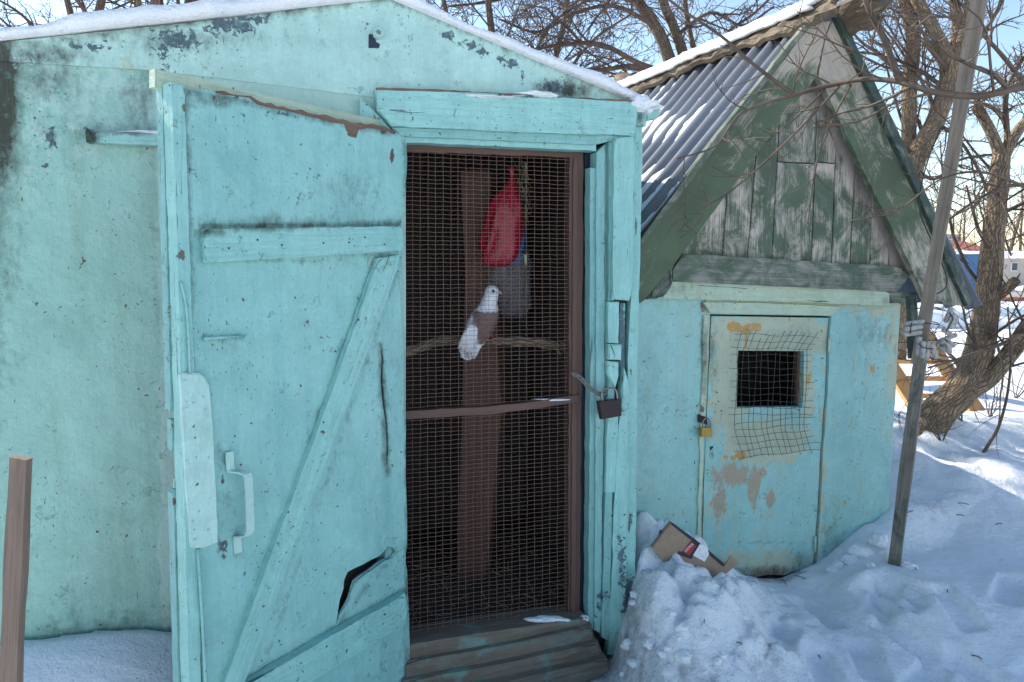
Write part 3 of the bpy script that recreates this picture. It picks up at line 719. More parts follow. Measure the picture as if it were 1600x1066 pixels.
slab('edge_board', D, [(268, 656), (284, 656), (286, 705), (270, 705)], -.044, .030, 'jamb', door, .004, mfun=masks((None, None, None), (None, None, blobs([(270, 680, 5, 30, .35)]))))
slab('edge_board', D, [(271, 772), (276, 766), (290, 766), (303, 1225), (283, 1225)], -.044, .034, 'jamb', door, .004, mfun=masks((None, None, None), (None, None, blobs([(272, 785, 5, 14, .35)]))))
slab('hinge_stile', D, [(600, 215), (625, 215), (630, 1160), (604, 1160)], -.012, .05, 'jamb', door, .004)
slab('cross_board', D, [(318, 358), (440, 356), (630, 354), (631, 392), (470, 402), (320, 411)], .026, .026, 'trim', door, .007, mfun=masks((None, blobs([(330, 362, 40, 8, .45), (440, 357, 180, 3, .4)]), None)))
slab('diagonal_board', D, [(592, 404), (627, 398), (604, 470), (540, 640), (470, 830), (374, 1090), (352, 1095), (345, 1085), (430, 850), (520, 610)], .024, .024, 'trim', door, .008, mfun=masks((None, None, None), (None, None, blobs([(470, 760, 4, 20, .25)]))))
slab('lower_board', D, [(330, 1100), (402, 1062), (520, 992), (636, 928), (637, 972), (490, 1064), (440, 1095), (335, 1152)], .036, .036, 'trim', door, .012)
# lock plate bent over the edge
slab('lock_plate', D, [(282, 586), (286, 583), (312, 583), (321, 590), (328, 603), (334, 700), (341, 848), (318, 857), (298, 856), (290, 740)], .020, .014, 'gable', door, .004, mfun=masks((None, None, None), (None, None, blobs([(300, 630, 5, 5, .42), (302, 664, 5, 5, .42), (303, 683, 4, 4, .4), (308, 757, 6, 5, .45), (313, 774, 5, 12, .42), (305, 715, 3, 12, .32), (311, 800, 4, 8, .3)]))))
for (sx, sy) in ((288, 594), (317, 620), (320, 640), (291, 720), (301, 815), (303, 828), (304, 843), (325, 828), (326, 715)):
    a = Acc(); c = D(sx, sy, .0195); a.tube([c, c + D.n * .003], .0035, 8); a.out('nail_head', 'trim', door, False)
# D handle, a bent strap
def strap(name, pts, wv, th, mat, parent):
    """flat strap through points (x, y, off), width vector wv"""
    P = [D(x, y, o) for x, y, o in pts]; V, Fc = [], []
    n = len(P)
    for i, p in enumerate(P):
        T = (P[min(i + 1, n - 1)] - P[max(i - 1, 0)]).normalized(); nn = T.cross(wv).normalized()
        for a_, b_ in ((-1, -1), (1, -1), (1, 1), (-1, 1)): V.append(p + wv * a_ + nn * b_ * th)
    for i in range(n - 1):
        for k in range(4): Fc.append((i * 4 + k, i * 4 + (k + 1) % 4, (i + 1) * 4 + (k + 1) % 4, (i + 1) * 4 + k))
    Fc += [(3, 2, 1, 0), tuple((n - 1) * 4 + k for k in range(4))]
    return mk(name, V, Fc, mat, parent, None, False, frame_lc(V))
strap('handle', [(358, 706, .006), (359, 722, .006), (360, 732, .007), (362, 736, .010), (378, 738, .040), (386, 741, .050), (388, 748, .054), (390, 790, .054), (391, 828, .054), (388, 836, .050), (382, 838, .040), (371, 838, .010), (370, 841, .007), (371, 850, .006), (372, 864, .006)], D.u * .012, .0025, 'gable', door)
a = Acc(); a.tube([D(318, 529, .014), D(381, 526, .014)], .005, 8); a.tube([D(350, 528, .012), D(351, 536, .008)], .004, 6); a.box(D(322, 529, .006), D.u * .006, D.n * .008, (0, 0, .008)); a.box(D(372, 527, .006), D.u * .006, D.n * .008, (0, 0, .008)); a.out('bolt', 'door', door)
a = Acc(); a.tube([D(280, 749, -.05), D(272, 749, -.06), D(272, 761, -.06), D(281, 764, -.05)], .003, 6); a.out('staple', 'gable', door)
# bare wire clamped along the lower edge strip
a = Acc(); a.tube(smoothpath([D(283, 440, .016), D(291, 478, .018), D(295, 530, .018), D(297, 584, .018)]), .004, 6); a.out('edge_wire', 'door', door)
a = Acc(); a.tube(smoothpath([D(309, 858, .016), D(315, 950, .018), D(321, 1066, .018), D(324, 1160, .016)]), .005, 6); a.out('edge_wire', 'door', door)
# nail heads on boards
for (sx, sy, o) in ((357, 388, .026), (402, 375, .026), (440, 383, .026), (505, 380, .026), (545, 379, .026), (570, 371, .026), (600, 382, .026), (560, 500, .024), (505, 660, .024), (450, 800, .024), (600, 960, .036), (510, 1010, .036)):
    a = Acc(); c = D(sx, sy, o - .001); a.tube([c, c + D.n * .0025], .003, 7); a.out('nail_head', 'rust', door, False)
lump('snow_lump', D(497, 183, -.02), (.012, .012, .010), 21, 'tiny snow lump on the broken top edge of the open door', .3, 3)

# ------------------------------------------------------------------ inner wire screen door
MO = -.05
screen = slab('screen_door', A, [(890, 238), (912, 238), (906, 962), (888, 966)], MO + .012, .035, 'brown', house, .004)
screen['label'] = 'brown framed wire screen door'
slab('frame_rail', A, [(620, 220), (912, 236), (912, 246), (890, 246), (620, 236)], MO + .014, .035, 'brown', screen, .004)
slab('frame_rail', A, [(600, 220), (620, 220), (622, 1014), (602, 1018)], MO + .012, .035, 'brown', screen, .004)
slab('frame_rail', A, [(620, 1002), (760, 982), (890, 960), (890, 966), (760, 990), (620, 1012)], MO + .010, .035, 'brown', screen, .003)
slab('middle_rail', A, [(620, 643), (760, 636), (850, 626), (906, 616), (906, 628), (850, 637), (760, 648), (620, 656)], MO + .028, .03, 'brown', screen, .005)
slab('batten', A, [(896, 246), (903, 246), (899, 960), (892, 962)], MO + .020, .01, 'brown', screen, .003)
lump('snow_lump', A(862, 625, MO + .02), (.075, .010, .005), 23, 'thin crust of snow on the middle rail of the wire screen', .4, 3)
a = Acc(); rw = random.Random(12)
def sag(X, Y): return MO + .004 + .006 * float(vnoise(np.array(X / 60.), np.array(Y / 70.), 0, 5))
xs_ = np.arange(621, 895, 11.9)
for i, X in enumerate(xs_):
    P = [A(X + .9 * float(vnoise(np.array(i * 3.1), np.array(Y / 60.), 0, 1)), Y + (X - 621) * (.05 if Y < 600 else -.145) * 0, sag(X, Y)) for Y in np.linspace(228 + (X - 621) * .05, 1006 - (X - 621) * .15, 26)]
    a.tube(P, .00095, 4, False)
for j in range(113):
    s = j / 112.
    y0, y1 = 230 + (1004 - 230) * s, 244 + (962 - 244) * s
    P = [A(X, y0 + (y1 - y0) * (X - 621) / 272. + .9 * float(vnoise(np.array(X / 40.), np.array(j * 2.3), 0, 3)) + .5 * (i % 2), sag(X, y0) + .0016) for i, X in enumerate(np.linspace(621, 893, 24))]
    a.tube(P, .00095, 4, False)
a.out('wire_mesh', 'wire', screen, False)['kind'] = 'stuff'

# ------------------------------------------------------------------ inside the house
pd = 3.22
V0 = [at(718, 266, pd), at(765, 266, pd), at(768, 420, pd), at(784, 640, pd + .02), at(757, 935, pd + .06), at(712, 930, pd + .06), at(722, 640, pd + .02), at(727, 430, pd)]
bm = bmesh.new(); fr = [bm.verts.new(v) for v in V0]; bk = [bm.verts.new(v + Vector((.02, .07, 0))) for v in V0]
bm.faces.new(fr); bm.faces.new(bk[::-1])
for i in range(8): bm.faces.new((fr[(i + 1) % 8], fr[i], bk[i], bk[(i + 1) % 8]))
bmesh.ops.bevel(bm, geom=bm.edges[:], offset=.006, segments=2, affect='EDGES'); bmesh.ops.recalc_face_normals(bm, faces=bm.faces[:])
tag(bm_out(bm, 'wooden_post', 'postwood', None), 'brown upright plank standing inside the pigeon house behind the perch', 'plank')
a = Acc(); PP = smoothpath([at(612, 558, 2.86), at(650, 545, 2.92), at(690, 533, 2.98), at(750, 533, 3.0), at(820, 534, 3.02), at(880, 541, 3.03), at(920, 545, 3.05)])
a.tube(PP, [.021 + .003 * math.sin(i * 1.7) for i in range(len(PP))], 9)
a.tube([at(862, 538, 3.02), at(872, 548, 3.0), at(876, 556, 2.98)], [.007, .005, .003], 6)
tag(a.out('perch_branch', 'bark2'), 'rough bare branch fixed across the pigeon house as a perch', 'branch')
def bag(name, mat, prof, Y, label, seed, dep=.55, kind='bag'):
    """crumpled bag: list of (y, x_left, x_right) in the photo at distance Y"""
    V, Fc = [], []; ns = 44
    ys = np.linspace(prof[0][0], prof[-1][0], 22)
    xl = np.interp(ys, [p_[0] for p_ in prof], [p_[1] for p_ in prof]); xr = np.interp(ys, [p_[0] for p_ in prof], [p_[2] for p_ in prof])
    for y_, l, r in zip(ys, xl, xr):
        cpt = at((l + r) / 2, y_, Y); rx = (r - l) / 2 / F * Y
        for k in range(ns):
            th = 2 * math.pi * k / ns
            q = 1 + .16 * float(fbm(np.array(math.cos(th) * 2.2 + seed), np.array(math.sin(th) * 2.2), np.array(y_ / 34.), o=3, seed=seed)) - .22 * abs(float(vnoise(np.array(th * 2.6 + y_ / 60.), np.array(y_ / 90.), 0, seed + 3)))
            V.append(cpt + Vector((math.cos(th) * rx * q, math.sin(th) * rx * dep * q, 0)))
    for i in range(21):
        for k in range(ns): Fc.append((i * ns + k, i * ns + (k + 1) % ns, (i + 1) * ns + (k + 1) % ns, (i + 1) * ns + k))
    Fc += [tuple(range(ns)), tuple(range(21 * ns, 22 * ns))]
    return tag(mk(name, V, Fc, mat, None, None, True), label, kind)
bag('plastic_bag', 'redbag', [(262, 792, 806), (270, 796, 803), (276, 797, 803), (290, 790, 807), (308, 772, 811), (322, 762, 816), (345, 757, 818), (375, 750, 816), (398, 748, 812), (410, 751, 803), (417, 762, 792)], 3.12, 'red plastic bag tied up inside the pigeon house', 2)
bag('plastic_bag', 'bluebag', [(330, 806, 812), (350, 804, 820), (380, 796, 822), (405, 790, 820), (416, 792, 812)], 3.17, 'blue plastic bag half behind the red one', 5)
bag('plastic_bag', 'clear', [(395, 780, 826), (415, 760, 830), (450, 762, 832), (478, 772, 830), (492, 782, 820), (497, 795, 812)], 3.19, 'cloudy clear plastic bag hanging below the red bag', 8)
a = Acc(); rs = random.Random(3)
for i in range(46):
    c = at(815 + rs.uniform(-8, 10), 262 + rs.uniform(0, 75), 3.2); d = Vector((rs.uniform(-.02, .03), rs.uniform(-.02, .02), rs.uniform(-.06, .03)))
    a.tube([c - d, c, c + d + Vector((.004, 0, -.004))], .0011, 3)
tag(a.out('straw_tuft', 'straw', None, False), 'tuft of dry straw hanging beside the red bag', 'straw')
# ---- pigeon
pg = thing('pigeon', 'white headed brown and white pigeon sitting on the perch behind the wire', 'pigeon', at(748, 534, 2.95))
PY = 2.95
spine = [(726, 561, 5, 2.), (730, 553, 14, 4), (735, 541, 16, 6), (741, 528, 19, 12), (748, 515, 21.5, 19), (755, 502, 22, 21), (760, 491, 20, 19), (763, 480, 15.5, 15), (765, 470, 12.5, 12.5), (767, 462, 11.5, 12), (769, 455, 11, 11.5), (772, 449.5, 7.5, 8), (773, 447, 3, 3)]
ci = np.arange(len(spine)); cs = np.linspace(0, len(spine) - 1, 90)
def cr_(vals):
    P_ = smoothpath([Vector((v, 0, 0)) for v in vals], 8); return np.interp(cs, np.linspace(0, len(vals) - 1, len(P_)), [q.x for q in P_])
sp = list(zip(*[cr_([q[k] for q in spine]) for k in range(4)]))
V, Fc, CC = [], [], []; ns = 44; ps = PY / F
for i, (sx, sy, ra, rb) in enumerate(sp):
    a_, b_ = sp[max(i - 1, 0)], sp[min(i + 1, len(sp) - 1)]
    T = Vector((b_[0] - a_[0], b_[1] - a_[1], 0)).normalized(); nx, ny = -T.y, T.x   # in picture axes
    c = at(sx, sy, PY)
    for k in range(ns):
        th = 2 * math.pi * k / ns; ca, sa = math.cos(th), math.sin(th)
        q = 1 + .03 * float(fbm(np.array(sx * .5 + ca * 3), np.array(sy * .18 + sa * 3), o=2, seed=6))
        p_ = c + Vector((nx * ra * ca * ps, sa * rb * ps, -ny * ra * ca * ps)) * q; V.append(p_)
        X, Y = px(p_); jit = 3.0 * float(fbm(np.array(X / 4.), np.array(Y / 4.), o=3, seed=9))
        br = float(sstep(484, 489, Y + jit) * sstep(541, 534, Y + jit) * sstep(0, 4, X - (737 + (Y - 484) * .12) + jit))
        col = np.array((.80, .80, .83)) * (1 - br) + np.array((.165, .10, .09)) * br * (1 + .25 * jit / 3)
        ey = math.exp(-((X - 770) / 4.5) ** 2 - ((Y - 457) / 3.5) ** 2); col = col * (1 - .6 * ey)
        col = col * (1 - .10 * abs(jit) / 3); CC.append(tuple(np.clip(col, .02, .9)))
for i in range(len(sp) - 1):
    for k in range(ns): Fc.append((i * ns + k, i * ns + (k + 1) % ns, (i + 1) * ns + (k + 1) % ns, (i + 1) * ns + k))
Fc += [tuple(range(ns)), tuple(range((len(sp) - 1) * ns, len(sp) * ns))]
mk('body', V, Fc, 'feather', pg, {'m': CC}, True)
def blade(name, x0, y0, x1, y1, w_, z0, z1, col):
    p0, p1 = at(x0, y0, PY + z0), at(x1, y1, PY + z1); d = p1 - p0; sdv = d.normalized().cross(Vector((0, 1, 0))) * (w_ * ps)
    V, Fc, n_ = [], [], 9
    for i in range(n_):
        s = i / (n_ - 1); ww = math.sin(math.pi * min(.98, .10 + .86 * s)) ** .6; c = p0 + d * s + Vector((0, -.010 * math.sin(math.pi * s), 0))
        for k in (-1, -.5, 0, .5, 1): V.append(c + sdv * k * ww + Vector((0, -.004 * (1 - k * k), 0)))
        for k in (1, 0, -1): V.append(c + sdv * k * ww + Vector((0, .002, 0)))
    for i in range(n_ - 1):
        for k in range(8): Fc.append((i * 8 + k, i * 8 + (k + 1) % 8, (i + 1) * 8 + (k + 1) % 8, (i + 1) * 8 + k))
    Fc += [tuple(range(7, -1, -1)), tuple((n_ - 1) * 8 + k for k in range(8))]
    sh_ = np.linspace(1.0, .82, n_).repeat(8)
    mk(name, V, Fc, 'feather', pg, {'m': np.outer(sh_, col)}, True)
Wh = (.78, .78, .81)
for k_, (x0, y0, x1, y1, w_) in enumerate(((743, 510, 733, 553, 6.5), (740, 508, 727, 552, 6), (739, 508, 721, 549, 5.5), (736, 508, 716, 545, 4.5))):
    blade('wing_feather', x0, y0, x1, y1, w_, -.048 - .004 * k_, -.030 - .003 * k_, Wh)
for k_, (x1, y1) in enumerate(((741, 561), (734, 563), (727, 562), (720, 559))):
    blade('tail_feather', 737, 535, x1, y1, 5, -.012 + .004 * k_, -.012 + .006 * k_, (.68, .68, .72))
a = Acc(); a.tube([at(777, 455, PY - .005), at(781, 457, PY - .006), at(784, 460, PY - .007)], [.0075, .005, .001], 8); a.out('beak', 'beak', pg)
a = Acc(); bmx = bmesh.new(); bmesh.ops.create_uvsphere(bmx, u_segments=10, v_segments=8, radius=.006); bmx.transform(Matrix.Translation(at(770.5, 455, PY - .026)))
bm_out(bmx, 'eye', 'eye', pg, smooth=True)
for dx in (0, .03):
    a = Acc(); q = at(757, 534, PY) + Vector((dx, .0 + dx, .012)); a.tube([q + Vector((-.004, 0, .03)), q, q + Vector((.016, -.018, -.002))], [.005, .004, .003], 6)
    a.tube([q, q + Vector((.004, -.026, -.008))], [.004, .002], 6); a.out('foot', 'pink', pg)
a = Acc(); rs = random.Random(21)
for i in range(260):
    u_ = rs.uniform(A.tou(A(640, 900)), U_HR - .12); n_ = -rs.uniform(.16, 1.1); c = A.uz(u_, .094 + rs.uniform(0, .012), n_); an = rs.uniform(0, 3.14); d = Vector((math.cos(an), math.sin(an), rs.uniform(-.1, .3))) * rs.uniform(.012, .05)
    a.tube([c - d, c + d], rs.choice((.0012, .0012, .003)), 3)
tag(a.out('floor_litter', 'straw', None, False), 'scattered straw and litter on the dark pigeon house floor', 'straw', None, 'stuff')
# ---- padlock and chain
a = Acc(); cx = [(893, 583), (905, 589), (913, 597), (919, 604), (928, 611), (937, 616), (944, 614)]
P = smoothpath([A(x_, y_, .02 + .05 * i / 6) for i, (x_, y_) in enumerate(cx)], 3)
chain = thing('chain', 'short worn steel chain from the wire screen to the rusty padlock', 'chain', A(918, 604, .03))
def linkpts(c, ax, side, L, W):
    return [c + ax * (L * math.cos(k * math.pi / 6)) + side * (W * math.sin(k * math.pi / 6)) for k in range(12)]
for i in range(len(P) - 1):
    c = (P[i] + P[i + 1]) / 2; ax = (P[i + 1] - P[i]).normalized()
    side = (ax.cross(A.n) if i % 2 else A.n).normalized()
    q = linkpts(c, ax, side, .013, .007); a = Acc(); a.tube(q + [q[0]], .0024, 6, False); a.out('link', 'chain', chain)
pk = thing('padlock', 'rusty dark padlock hanging on the turquoise door jamb', 'padlock', A(953, 655, .07))
slab('lock_body', A, [(935, 628), (970, 624), (972, 650), (940, 656)], .090, .022, 'rust', pk, .004, .2)
a = Acc(); a.tube(smoothpath([A(942, 630, .079), A(940, 617, .079), A(944, 609, .079), A(953, 606, .079), (A(962, 610, .079)), A(965, 626, .079)], 5), .0042, 8); a.out('shackle', 'chain', pk)

# ================================================================== SMALL GABLED SHED
shed = thing('gabled_shed', 'small turquoise shed with a steep worn green gable and grey corrugated roof', 'shed', B.uz((U_SL + U_SR) / 2, -.05, -.8))
SD = 1.72
wall_l = [(978, 452), (1050, 436), (1112, 440), (1110, 491), (1103, 650), (1093, 915), (1090, 960), (978, 990)]
wall_t = [(1112, 440), (1400, 456), (1406, 478), (1300, 494), (1110, 491)]
wall_r = [(1299, 494), (1407, 476), (1400, 600), (1386, 850), (1382, 930), (1274, 940), (1276, 890)]
def smask():
    rd_ = random.Random(3)
    runs = [(rd_.uniform(1310, 1390), rd_.uniform(560, 800), 2.2, rd_.uniform(15, 60), rd_.uniform(.16, .30)) for _ in range(16)]
    ochre = blobs(runs + [(1330, 660, 3, 10, .42), (1346, 690, 3, 40, .28), (1332, 720, 3, 50, .25), (1350, 560, 2, 60, .20), (1068, 805, 4, 14, .42), (1053, 805, 4, 8, .4), (1042, 812, 5, 6, .38), (1320, 790, 3, 30, .22)])
    gr = blobs([(1100, 540, 8, 70, .34), (1098, 800, 10, 90, .30), (1365, 520, 40, 40, .20), (1380, 840, 30, 40, .25), (1060, 880, 60, 30, .2), (1300, 850, 20, 60, .25)])
    mint = blobs([(1108, 600, 7, 300, .45), (1280, 700, 14, 260, .36), (1395, 560, 14, 160, .35), (1370, 480, 60, 24, .34), (1300, 470, 200, 14, .5), (1330, 640, 40, 160, .10), (1060, 760, 40, 90, .06), (1350, 780, 30, 60, .18)])
    brown = blobs([(1103, 560, 4, 60, .22), (1380, 540, 14, 40, .22), (1372, 500, 20, 10, .2), (1310, 640, 16, 90, .12)])
    rust = blobs([(1098, 520, 4, 5, .5), (1098, 545, 4, 5, .5), (1098, 572, 4, 5, .45), (1096, 640, 5, 7, .5), (1365, 500, 3, 20, .3), (1322, 540, 3, 30, .24), (1098, 480, 8, 10, .4)])
    return masks((None, gr, ochre), (mint, brown, rust))
sdsp = lambda X, Y: .005 * float(fbm(np.array(X / 60.), np.array(Y / 60.), o=3, seed=61))
front = sheet('wall', B, wall_l, [], 0, .03, 'shedwall', shed, .014, smask(), sdsp)
sheet('wall', B, wall_r, [], 0, .03, 'shedwall', shed, .014, smask(), sdsp)
sheet('wall', B, wall_t, [], 0, .03, 'shedwall', shed, .03, smask())
def sbox(name, u0, u1, n0, n1, z0, z1, mat, par=shed, bevel=.003):
    c = B.uz((u0 + u1) / 2, (z0 + z1) / 2, (n0 + n1) / 2)
    return boxobj(name, c, B.u * abs(u1 - u0) / 2, B.n * abs(n1 - n0) / 2, Vector((0, 0, abs(z1 - z0) / 2)), mat, par, bevel)
sbox('side_wall', U_SR - .035, U_SR - .006, -.031, -SD, -.05, 1.36, 'shedwall')
sbox('side_wall', U_SL, U_SL + .03, -.031, -SD, -.05, 1.40, 'shedwall')
sbox('rear_wall', U_SL + .031, U_SR - .036, -SD + .03, -SD, -.05, 1.38, 'darkwood')
sbox('ceiling_board', U_SL + .032, U_SR - .037, -.034, -SD + .032, 1.345, 1.365, 'darkwood')
for k_ in range(6):
    u_ = U_SL + .05 + k_ * .24
    sbox('lining_board', u_, u_ + .232, -.62 - .01 * (k_ % 2), -.65, -.04, 1.34, 'darkwood')
# door with a square opening
hole = [(1154, 548), (1257, 549), (1253, 636), (1151, 637)]
dr = [(1112, 494), (1294.5, 497), (1287, 620), (1273, 850), (1270, 888), (1264, 890), (1256, 896), (1240, 893), (1225, 899), (1200, 898), (1170, 904), (1145, 907), (1132, 910), (1096, 909), (1102, 700)]
def sdmask():
    mint = np.vectorize(lambda X, Y: 0)
    mint = blobs([(1200, 520, 110, 40, .62), (1140, 600, 34, 130, .50), (1262, 600, 12, 90, .42), (1200, 690, 80, 40, .52), (1190, 880, 90, 30, .40), (1120, 780, 22, 140, .22), (1190, 800, 90, 110, .17), (1285, 700, 8, 200, .25)])
    brown = blobs([(1122, 775, 15, 55, .44), (1150, 742, 28, 26, .46), (1180, 765, 15, 45, .46), (1204, 780, 10, 26, .44), (1190, 740, 14, 12, .4), (1120, 820, 14, 30, .3), (1200, 892, 70, 12, .36)])
    rd_ = random.Random(6)
    runs = [(rd_.uniform(1112, 1230), rd_.uniform(730, 850), 2.2, rd_.uniform(15, 55), rd_.uniform(.14, .26)) for _ in range(26)]
    ochre = blobs(runs + [(1146, 511, 12, 9, .5), (1160, 514, 14, 10, .5), (1178, 512, 14, 8, .48), (1142, 540, 4, 40, .36), (1166, 536, 3, 20, .34), (1156, 712, 12, 9, .5), (1140, 715, 12, 6, .44), (1264, 590, 5, 24, .40), (1130, 800, 4, 50, .16), (1160, 840, 30, 40, .10)])
    gr = blobs([(1114, 560, 10, 70, .28), (1200, 895, 80, 12, .42), (1200, 848, 80, 3, .25), (1106, 670, 8, 20, .4), (1250, 880, 20, 20, .3), (1112, 708, 5, 9, .3)])
    rust = blobs([(1185, 900, 50, 5, .4), (1240, 650, 6, 8, .3)])
    return masks((None, gr, ochre), (mint, brown, rust))
sdoor = sheet('door', B, dr, [hole], -.010, .035, 'shedwall', shed, .013, sdmask(), sdsp)
sdoor['label'] = 'narrow mint and turquoise shed door with a wired square opening and ochre smears'
slab('opening_frame', B, [(1247, 549), (1257, 549), (1253, 636), (1244, 636)], -.035, .02, 'brown', sdoor, .002, 0)
for hy, hx in ((540, 1296), (850, 1274)):
    a = Acc(); a.tube([B(hx, hy - 12, .004), B(hx - .7, hy + 12, .004)], .006, 8); a.out('hinge', 'mint', sdoor)
slab('keyhole', B, [(1109, 698), (1115, 697), (1114, 706), (1112, 716), (1107, 717), (1109, 707)], -.0085, .003, 'navy', sdoor, 0, 0)
# frame trim
slab('door_head', B, [(1099, 472), (1200, 474), (1316, 479), (1301, 493), (1200, 491), (1110, 489)], .014, .014, 'mint', shed, .003)
slab('trim_board', B, [(1027, 467), (1040, 462), (1049, 450), (1050, 438), (1200, 446), (1384, 455), (1391, 459), (1391, 478), (1210, 471), (1100, 468)], .030, .03, 'mint', shed, .005, mfun=masks((None, blobs([(1060, 452, 30, 12, .25), (1385, 470, 8, 10, .3)]), None)))
slab('door_post', B, [(1100, 492), (1109, 493), (1099, 700), (1094, 905), (1088, 905), (1094, 700)], .008, .02, 'mint', shed, .003, amp=1.6, step=9, mfun=masks((None, blobs([(1100, 560, 9, 80, .36)]), None), (None, None, blobs([(1097, 520, 5, 6, .4), (1097, 572, 5, 6, .4), (1097, 640, 6, 8, .45)]))))
slab('corner_bracket', B, [(1012, 468), (1028, 440), (1050, 415), (1056, 430), (1050, 452), (1036, 466)], .034, .05, 'polegreen', shed, .01)
# wire net on the door
a = Acc(); rw = random.Random(8)
def nx2(i, Y):
    x_ = 1151 + i * 9.9
    if Y < 546: x_ += (546 - Y) * (.30 + .035 * i)
    if Y > 668: x_ += (Y - 668) * .30
    return x_ - (Y - 546) * .02 + 1.6 * math.sin(i * 2.3 + Y * .035)
def noff(Y): return .006 + .012 * abs(math.sin(Y * .03)) + (.02 if 546 < Y < 640 else 0) * 0
for i in range(12):
    y0 = 520 + rw.uniform(-5, 8); y1 = 716 - i * .9 + rw.uniform(-3, 3)
    a.tube([B(nx2(i, Y), Y, noff(Y)) for Y in np.linspace(y0, y1, 22)], .0013, 4, False)
for j in range(19):
    Y0 = 524 + j * 10.3; x0 = 1140 + rw.uniform(-3, 10); x1 = 1266 + rw.uniform(-8, 8)
    sk = (546 - Y0) * .45 if Y0 < 546 else ((Y0 - 668) * .3 if Y0 > 668 else 0)
    tl = -.10 if Y0 > 650 else (.04 if Y0 < 540 else .01)
    a.tube([B(X + sk, Y0 + tl * (X - 1200) + 1.2 * math.sin(X * .09 + j), noff(Y0) + .002) for X in np.linspace(x0, x1, 16)], .0013, 4, False)
a.out('wire_net', 'darkwire', sdoor, False)['kind'] = 'stuff'
lk = thing('padlock', 'small brass padlock at the edge of the narrow shed door', 'padlock', B(1104, 684, .03))
slab('lock_body', B, [(1096, 669), (1113, 669), (1113, 683), (1096, 683)], .038, .016, 'brass', lk, .003, 0)
a = Acc(); a.tube(smoothpath([B(1099, 671, .03), B(1098, 660, .03), B(1104, 653, .03), B(1110, 660, .03), B(1110, 671, .03)], 5), .0032, 7); a.out('shackle', 'chain', lk)
slab('hasp', B, [(1092, 648), (1105, 652), (1106, 664), (1092, 660)], .012, .010, 'rust', shed, .002, 0)
# gable boards, one by one
GB = [(1036, 400, 1036, 392), (1129, 399, 1134, 330), (1168, 402, 1181, 246), (1206, 404, 1217, 205), (1268, 409, 1278, 120), (1299, 411, 1310, 150), (1328, 412, 1338, 220), (1359, 415, 1364, 300), (1388, 416, 1391, 360), (1440, 430, 1440, 420)]
def lrk(x): return 119 + (1274 - x) * (419 - 119) / (1274 - 1049)      # inner edge of left rake, picture
def rrk(x): return 119 + (x - 1276) * (427 - 119) / (1428 - 1276)
def gm(V):
    P = np.array([px(v) for v in V]); X, Y = P[:, 0], P[:, 1]
    bias = blobs([(1225, 300, 60, 110, .085), (1265, 330, 60, 80, .07), (1110, 380, 30, 40, .05), (1240, 190, 40, 50, .08), (1330, 380, 40, 40, .04)])(X, Y) - .055 - .15 * np.exp(-((X - rrk_np(X, Y)) / 30) ** 2)
    return {'m': np.stack([bias, 0 * X, 0 * X], 1)}
def rrk_np(X, Y): return 1276 + (Y - 119) / 308. * 152
for i in range(len(GB) - 1):
    b0, b1 = GB[i], GB[i + 1]
    xb0, xb1 = b0[0] + .7, b1[0] - .7
    def topy(x): return (lrk(x) if x < 1275 else rrk(x)) - 26
    yb0, yb1 = b0[1] + 8, b1[1] + 8
    def xat(bb, y_): return bb[0] + (bb[2] - bb[0]) * (bb[1] - y_) / max(1, bb[1] - bb[3])
    tl, tr = topy(b0[2]), topy(b1[2])
    n_ = 8; L_ = []; R_ = []
    for k in range(n_):
        s = k / (n_ - 1); yl = yb0 + (tl - yb0) * s; yr = yb1 + (tr - yb1) * s
        L_.append((xat(b0, yl) + 1.0, yl)); R_.append((xat(b1, yr) - 1.0, yr))
    pts = L_ + ([(1276, 90)] if b0[2] < 1276 < b1[2] else []) + R_[::-1]
    if i in (3, 4):
        ym = 254; lo_ = [(xat(b0, yb0) + 1, yb0), (xat(b0, ym) + 1, ym), (xat(b1, ym + 3) - 1, ym + 3), (xat(b1, yb1) - 1, yb1)]
        sheet('gable_board', B, lo_, [], .008, .018, 'greenwood', shed, .045, gm, None, .4)
        pts = [(xat(b0, ym - 2) + 1, ym - 2)] + [q for q in L_ if q[1] < ym - 4] + ([(1276, 90)] if b0[2] < 1276 < b1[2] else []) + [q for q in R_[::-1] if q[1] < ym - 4] + [(xat(b1, ym + 1) - 1, ym + 1)]
    sheet('gable_board', B, pts, [], .004 * (i % 2) + .002 * (i % 3), .018, 'greenwood', shed, .045, gm, None, .5)
for o in COL.objects:
    if o.name.startswith('gable_board'):                      # grain runs up the board
        V_ = np.array([v.co[:] for v in o.data.vertices]); q = random.uniform(0, 30)
        o.data.attributes['lc'].data.foreach_set('vector', np.stack([V_[:, 2] + q, V_[:, 0] * B.u.x + V_[:, 1] * B.u.y + q, V_[:, 1] * 0 + q], 1).ravel())
slab('gable_beam', B, [(1070, 396), (1240, 407), (1407, 417), (1423, 429), (1404, 456), (1220, 448), (1050, 440), (1049, 421)], .050, .048, 'beamwood', shed, .008)
slab('beam_stub', B, [(1385, 456), (1460, 458), (1462, 472), (1395, 474)], .02, .05, 'beamwood', shed, .006)
def rm(bx):
    def f(V):
        P = np.array([px(v) for v in V]); X, Y = P[:, 0], P[:, 1]
        b = -.26 * sstep(150, 60, Y) + bx(X, Y)
        return {'m': np.stack([b, 0 * X, 0 * X], 1)}
    return f
def rakesheet(name, pts, bx, axis):
    o = sheet(name, B, pts, [], .10, .03, 'rakewood', shed, .05, rm(bx), None, .5)
    V_ = np.array([v.co[:] for v in o.data.vertices]); ax = np.array(axis.normalized()); b = np.cross(ax, np.array(B.n))
    o.data.attributes['lc'].data.foreach_set('vector', np.stack([V_ @ ax, V_ @ b, V_ @ np.array(B.n)], 1).ravel() + random.uniform(0, 20)); return o
